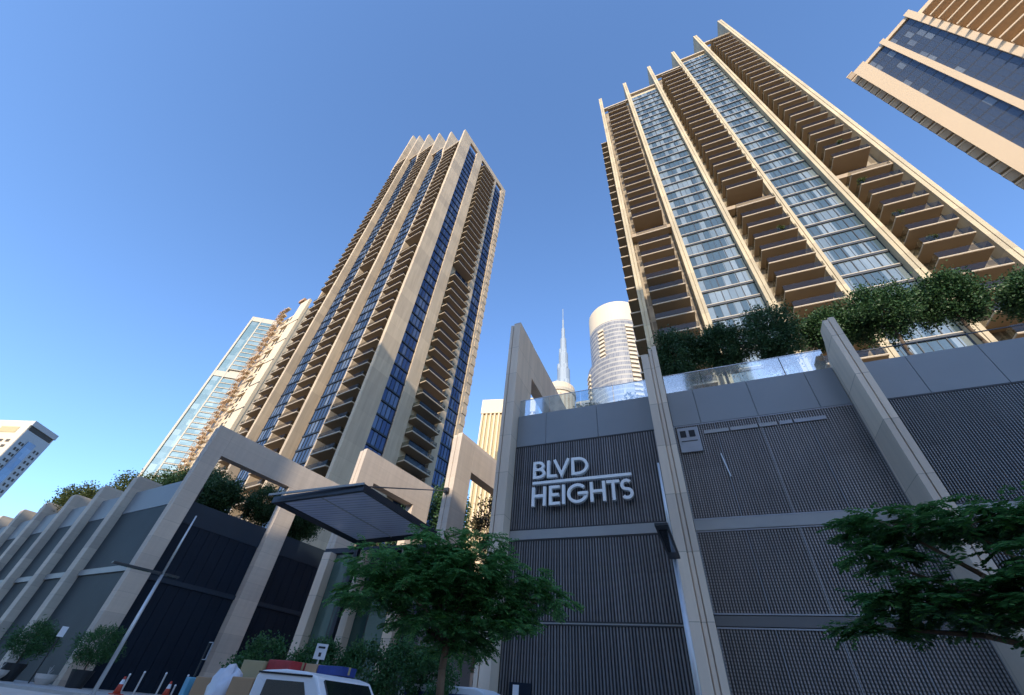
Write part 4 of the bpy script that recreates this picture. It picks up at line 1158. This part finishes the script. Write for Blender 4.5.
for off in (.012,):
    pts = [(-6.06, 1.19, -.80), (-6.06, 1.19, .80), (-6.66, 1.84, .80), (-6.66, 1.84, -.80)]
    fr_ = [(x + .02, tumble(s_, z), z + .02) for x, z, s_ in pts]
    bk_ = [(x - .02, tumble(s_, z), z - .02) for x, z, s_ in pts]
    ws.hexa(bk_ + fr_)
obj('windscreen', ws, 'carglass', PK)
for s_ in (-1, 1):
    m = MB(); pts = [(-7.85, 1.15), (-6.45, 1.15), (-6.95, 1.80), (-7.85, 1.80)]
    m.hexa([(x, tumble(s_, z) - s_ * .02, z) for x, z in pts] + [(x, tumble(s_, z) + s_ * .008, z) for x, z in pts]); obj('side_window', m, 'carglass', PK)
    obj('mirror', MB().box(-6.45, -6.3, yc + s_ * 1.0 - .1, yc + s_ * 1.0 + .1, 1.15, 1.38), 'black', PK, bevel=.03)
    obj('headlight', MB().box(-4.62, -4.55, yc + s_ * .62 - .16, yc + s_ * .62 + .16, .72, .88), 'steel', PK)
    for xw in (-5.4, -9.2):
        w = obj('wheel', MB().tube((xw, yc + s_ * .72, .36), (xw, yc + s_ * .92, .36), .36, .36, 24), 'black', PK)
        obj('rim', MB().tube((xw, yc + s_ * .921, .36), (xw, yc + s_ * .93, .36), .2, .2, 16), 'steel', w)
bed = MB().box(-10.4, -8.2, yc - .86, yc + .86, .55, .65).box(-10.4, -8.2, yc - .86, yc - .8, .653, 1.15).box(-10.4, -8.2, yc + .8, yc + .86, .653, 1.15).box(-10.4, -10.34, yc - .797, yc + .797, .653, 1.15)
obj('cargo_bed', bed, 'white', PK)
for s_ in (-1, 1):
    yv = yc + s_ * .862
    obj('door_seam', MB().box(-7.93, -7.915, min(yv, yv - s_ * .01), max(yv, yv - s_ * .01), .55, 1.12).box(-6.42, -6.405, min(yv, yv - s_ * .01), max(yv, yv - s_ * .01), .55, 1.05), 'black', PK)
    obj('door_handle', MB().box(-7.85, -7.68, yc + s_ * .85, yc + s_ * .88, .98, 1.02) if s_ > 0 else MB().box(-7.85, -7.68, yc - .88, yc - .85, .98, 1.02), 'black', PK)
    obj('roof_gutter', MB().tube((-8.1, yc + s_ * .80, 1.90), (-6.8, yc + s_ * .80, 1.89), .014, n=6), 'black', PK)
obj('rear_view_mirror', MB().box(-6.75, -6.72, yc - .12, yc + .12, 1.70, 1.76), 'black', PK)
obj('wiper', MB().tube((-6.03, 7.7, 1.26), (-6.35, 8.2, 1.6), .012, n=5), 'black', PK)
GB = 'goods loaded on the pickup'
def parcel(x0, x1, y0, y1, z0, z1, m, name, lab, cat='box', rot=0):
    cx, cy = (x0 + x1) / 2, (y0 + y1) / 2; hx, hy = (x1 - x0) / 2, (y1 - y0) / 2
    t = thing(name, lab, cat, (cx, cy, z0), GB)
    b_ = obj('carton', MB().box(-hx, hx, -hy, hy, z0, z1, (cx, cy, rot)), m, t, bevel=.012)
    obj('tape', MB().box(-hx - .003, hx + .003, -.03, .03, z1 - .12, z1 + .004, (cx, cy, rot)), 'ochre', t)
parcel(-8.85, -8.22, 8.05, 8.75, 1.5, 2.14, 'red', 'carton_box', 'red printed carton on top of the load just behind the cab')
parcel(-8.1, -7.78, 8.35, 8.8, 1.972, 2.13, 'card', 'carton_box', 'brown carton lying on the cab roof between the red and blue cartons')
parcel(-7.76, -7.12, 8.35, 8.8, 1.972, 2.12, 'blue', 'carton_box', 'dark blue carton lying on the cab roof')
parcel(-9.45, -8.9, 7.95, 8.5, 1.2, 2.1, 'ochre', 'carton_box', 'straw yellow carton beside the red carton', rot=6)
parcel(-8.8, -8.22, 7.3, 8.0, .66, 1.8, 'card', 'carton_box', 'large brown carton standing close behind the cab window')
parcel(-10.2, -9.7, 7.6, 8.1, .66, 1.76, 'card', 'carton_box', 'tall brown carton at the tail of the load', rot=-4)
parcel(-10.62, -10.42, 7.7, 8.1, 1.0, 1.74, 'teal', 'carton_box', 'sky blue wrapped bundle overhanging the tail of the load', 'bundle', -12)
r = random.Random(9)
sm = MB(); sc_ = Vector((-9.2, 7.6, 1.45)); n1_, n2_ = 10, 16
for i in range(n1_ + 1):
    for j in range(n2_):
        th, ph = math.pi * i / n1_, 2 * math.pi * j / n2_
        k = 1 + .13 * math.sin(3 * ph + i) + r.uniform(-.08, .08)
        sm.v.append(tuple(sc_ + Vector((.36 * math.sin(th) * math.cos(ph) * k, .34 * math.sin(th) * math.sin(ph) * k, .48 * math.cos(th) * k))))
for i in range(n1_):
    for j in range(n2_):
        sm.f.append((i * n2_ + j, i * n2_ + (j + 1) % n2_, (i + 1) * n2_ + (j + 1) % n2_, (i + 1) * n2_ + j)); sm.mi.append(0)
tag(obj('plastic_sack', sm, 'sack', smooth=True), 'crumpled white plastic sack on the load of the pickup', 'sack', GB)

# van near the lobby
VN = thing('parked_van', 'white van with a dark blue panel half hidden behind the street tree trunk', 'van', (-9.3, 17.0, 0))
def van(xa, y0, y1):
    sec = [(xa - 2.3, .4), (xa - 2.3, 2.15), (xa - 2.1, 2.3), (xa + .9, 2.32), (xa + 1.3, 2.2), (xa + 2.0, 1.3), (xa + 2.5, 1.15), (xa + 2.55, .4)]
    m = MB(); n = len(sec)
    for yy in (y0, y1):
        for x, z in sec: m.v.append((x, yy, z))
    m.f.append(tuple(range(n))); m.f.append(tuple(n + i for i in reversed(range(n)))); m.mi += [0, 0]
    for i in range(n):
        j = (i + 1) % n; m.f.append((j, i, n + i, n + j)); m.mi.append(0)
    return m
obj('body', van(-9.3, 17.0, 18.7), 'white', VN, bevel=.05)
obj('blue_panel', MB().box(-11.3, -8.6, 16.98, 16.995, 1.3, 2.1), 'blue', VN)
obj('side_window', MB().box(-8.4, -7.7, 16.98, 16.995, 1.35, 2.0), 'carglass', VN)
for xw in (-10.9, -7.6):
    w = obj('wheel', MB().tube((xw, 16.9, .48), (xw, 17.15, .48), .34, .34, 20), 'black', VN); obj('rim', MB().tube((xw, 16.88, .48), (xw, 16.897, .48), .18, .18, 14), 'steel', w)

# ------------------------------------------------------------------ plants on balconies
random.seed(21)
for q, (bay, k, t_, lab) in enumerate(((4, 2, .15, 'green plant at the left end of a low balcony in the sunlit tower right bay'), (4, 5, .1, 'green plant over a balcony edge midway up the sunlit tower right bay'),
        (4, 0, .3, 'bushy balcony plant on the lowest visible balcony of the right bay'), (2, 3, .7, 'small balcony plant in the middle bay of the sunlit tower'), (4, 9, .5, 'balcony plant high in the right bay of the sunlit tower'))):
    a, c = bal_x[bay]; px_ = a + (c - a) * t_; z = 51.4 + FH * k + .2; r = random.Random(200 + q)
    t = thing('balcony_plant', lab, 'plant', (px_, 47.6, z), 'plants on the tower balconies')
    cm = MB(); bushy(cm, (px_, 47.5, z + 1.0), (.55, .4, .55), 420, 16, r, .22, .07, .5, .4); obj('foliage', cm, 'leaf_olive', t)
    obj('pot', MB().lathe((px_, 47.6, z), [(.2, 0), (.28, .5)], 12), 'pot_dark', t)
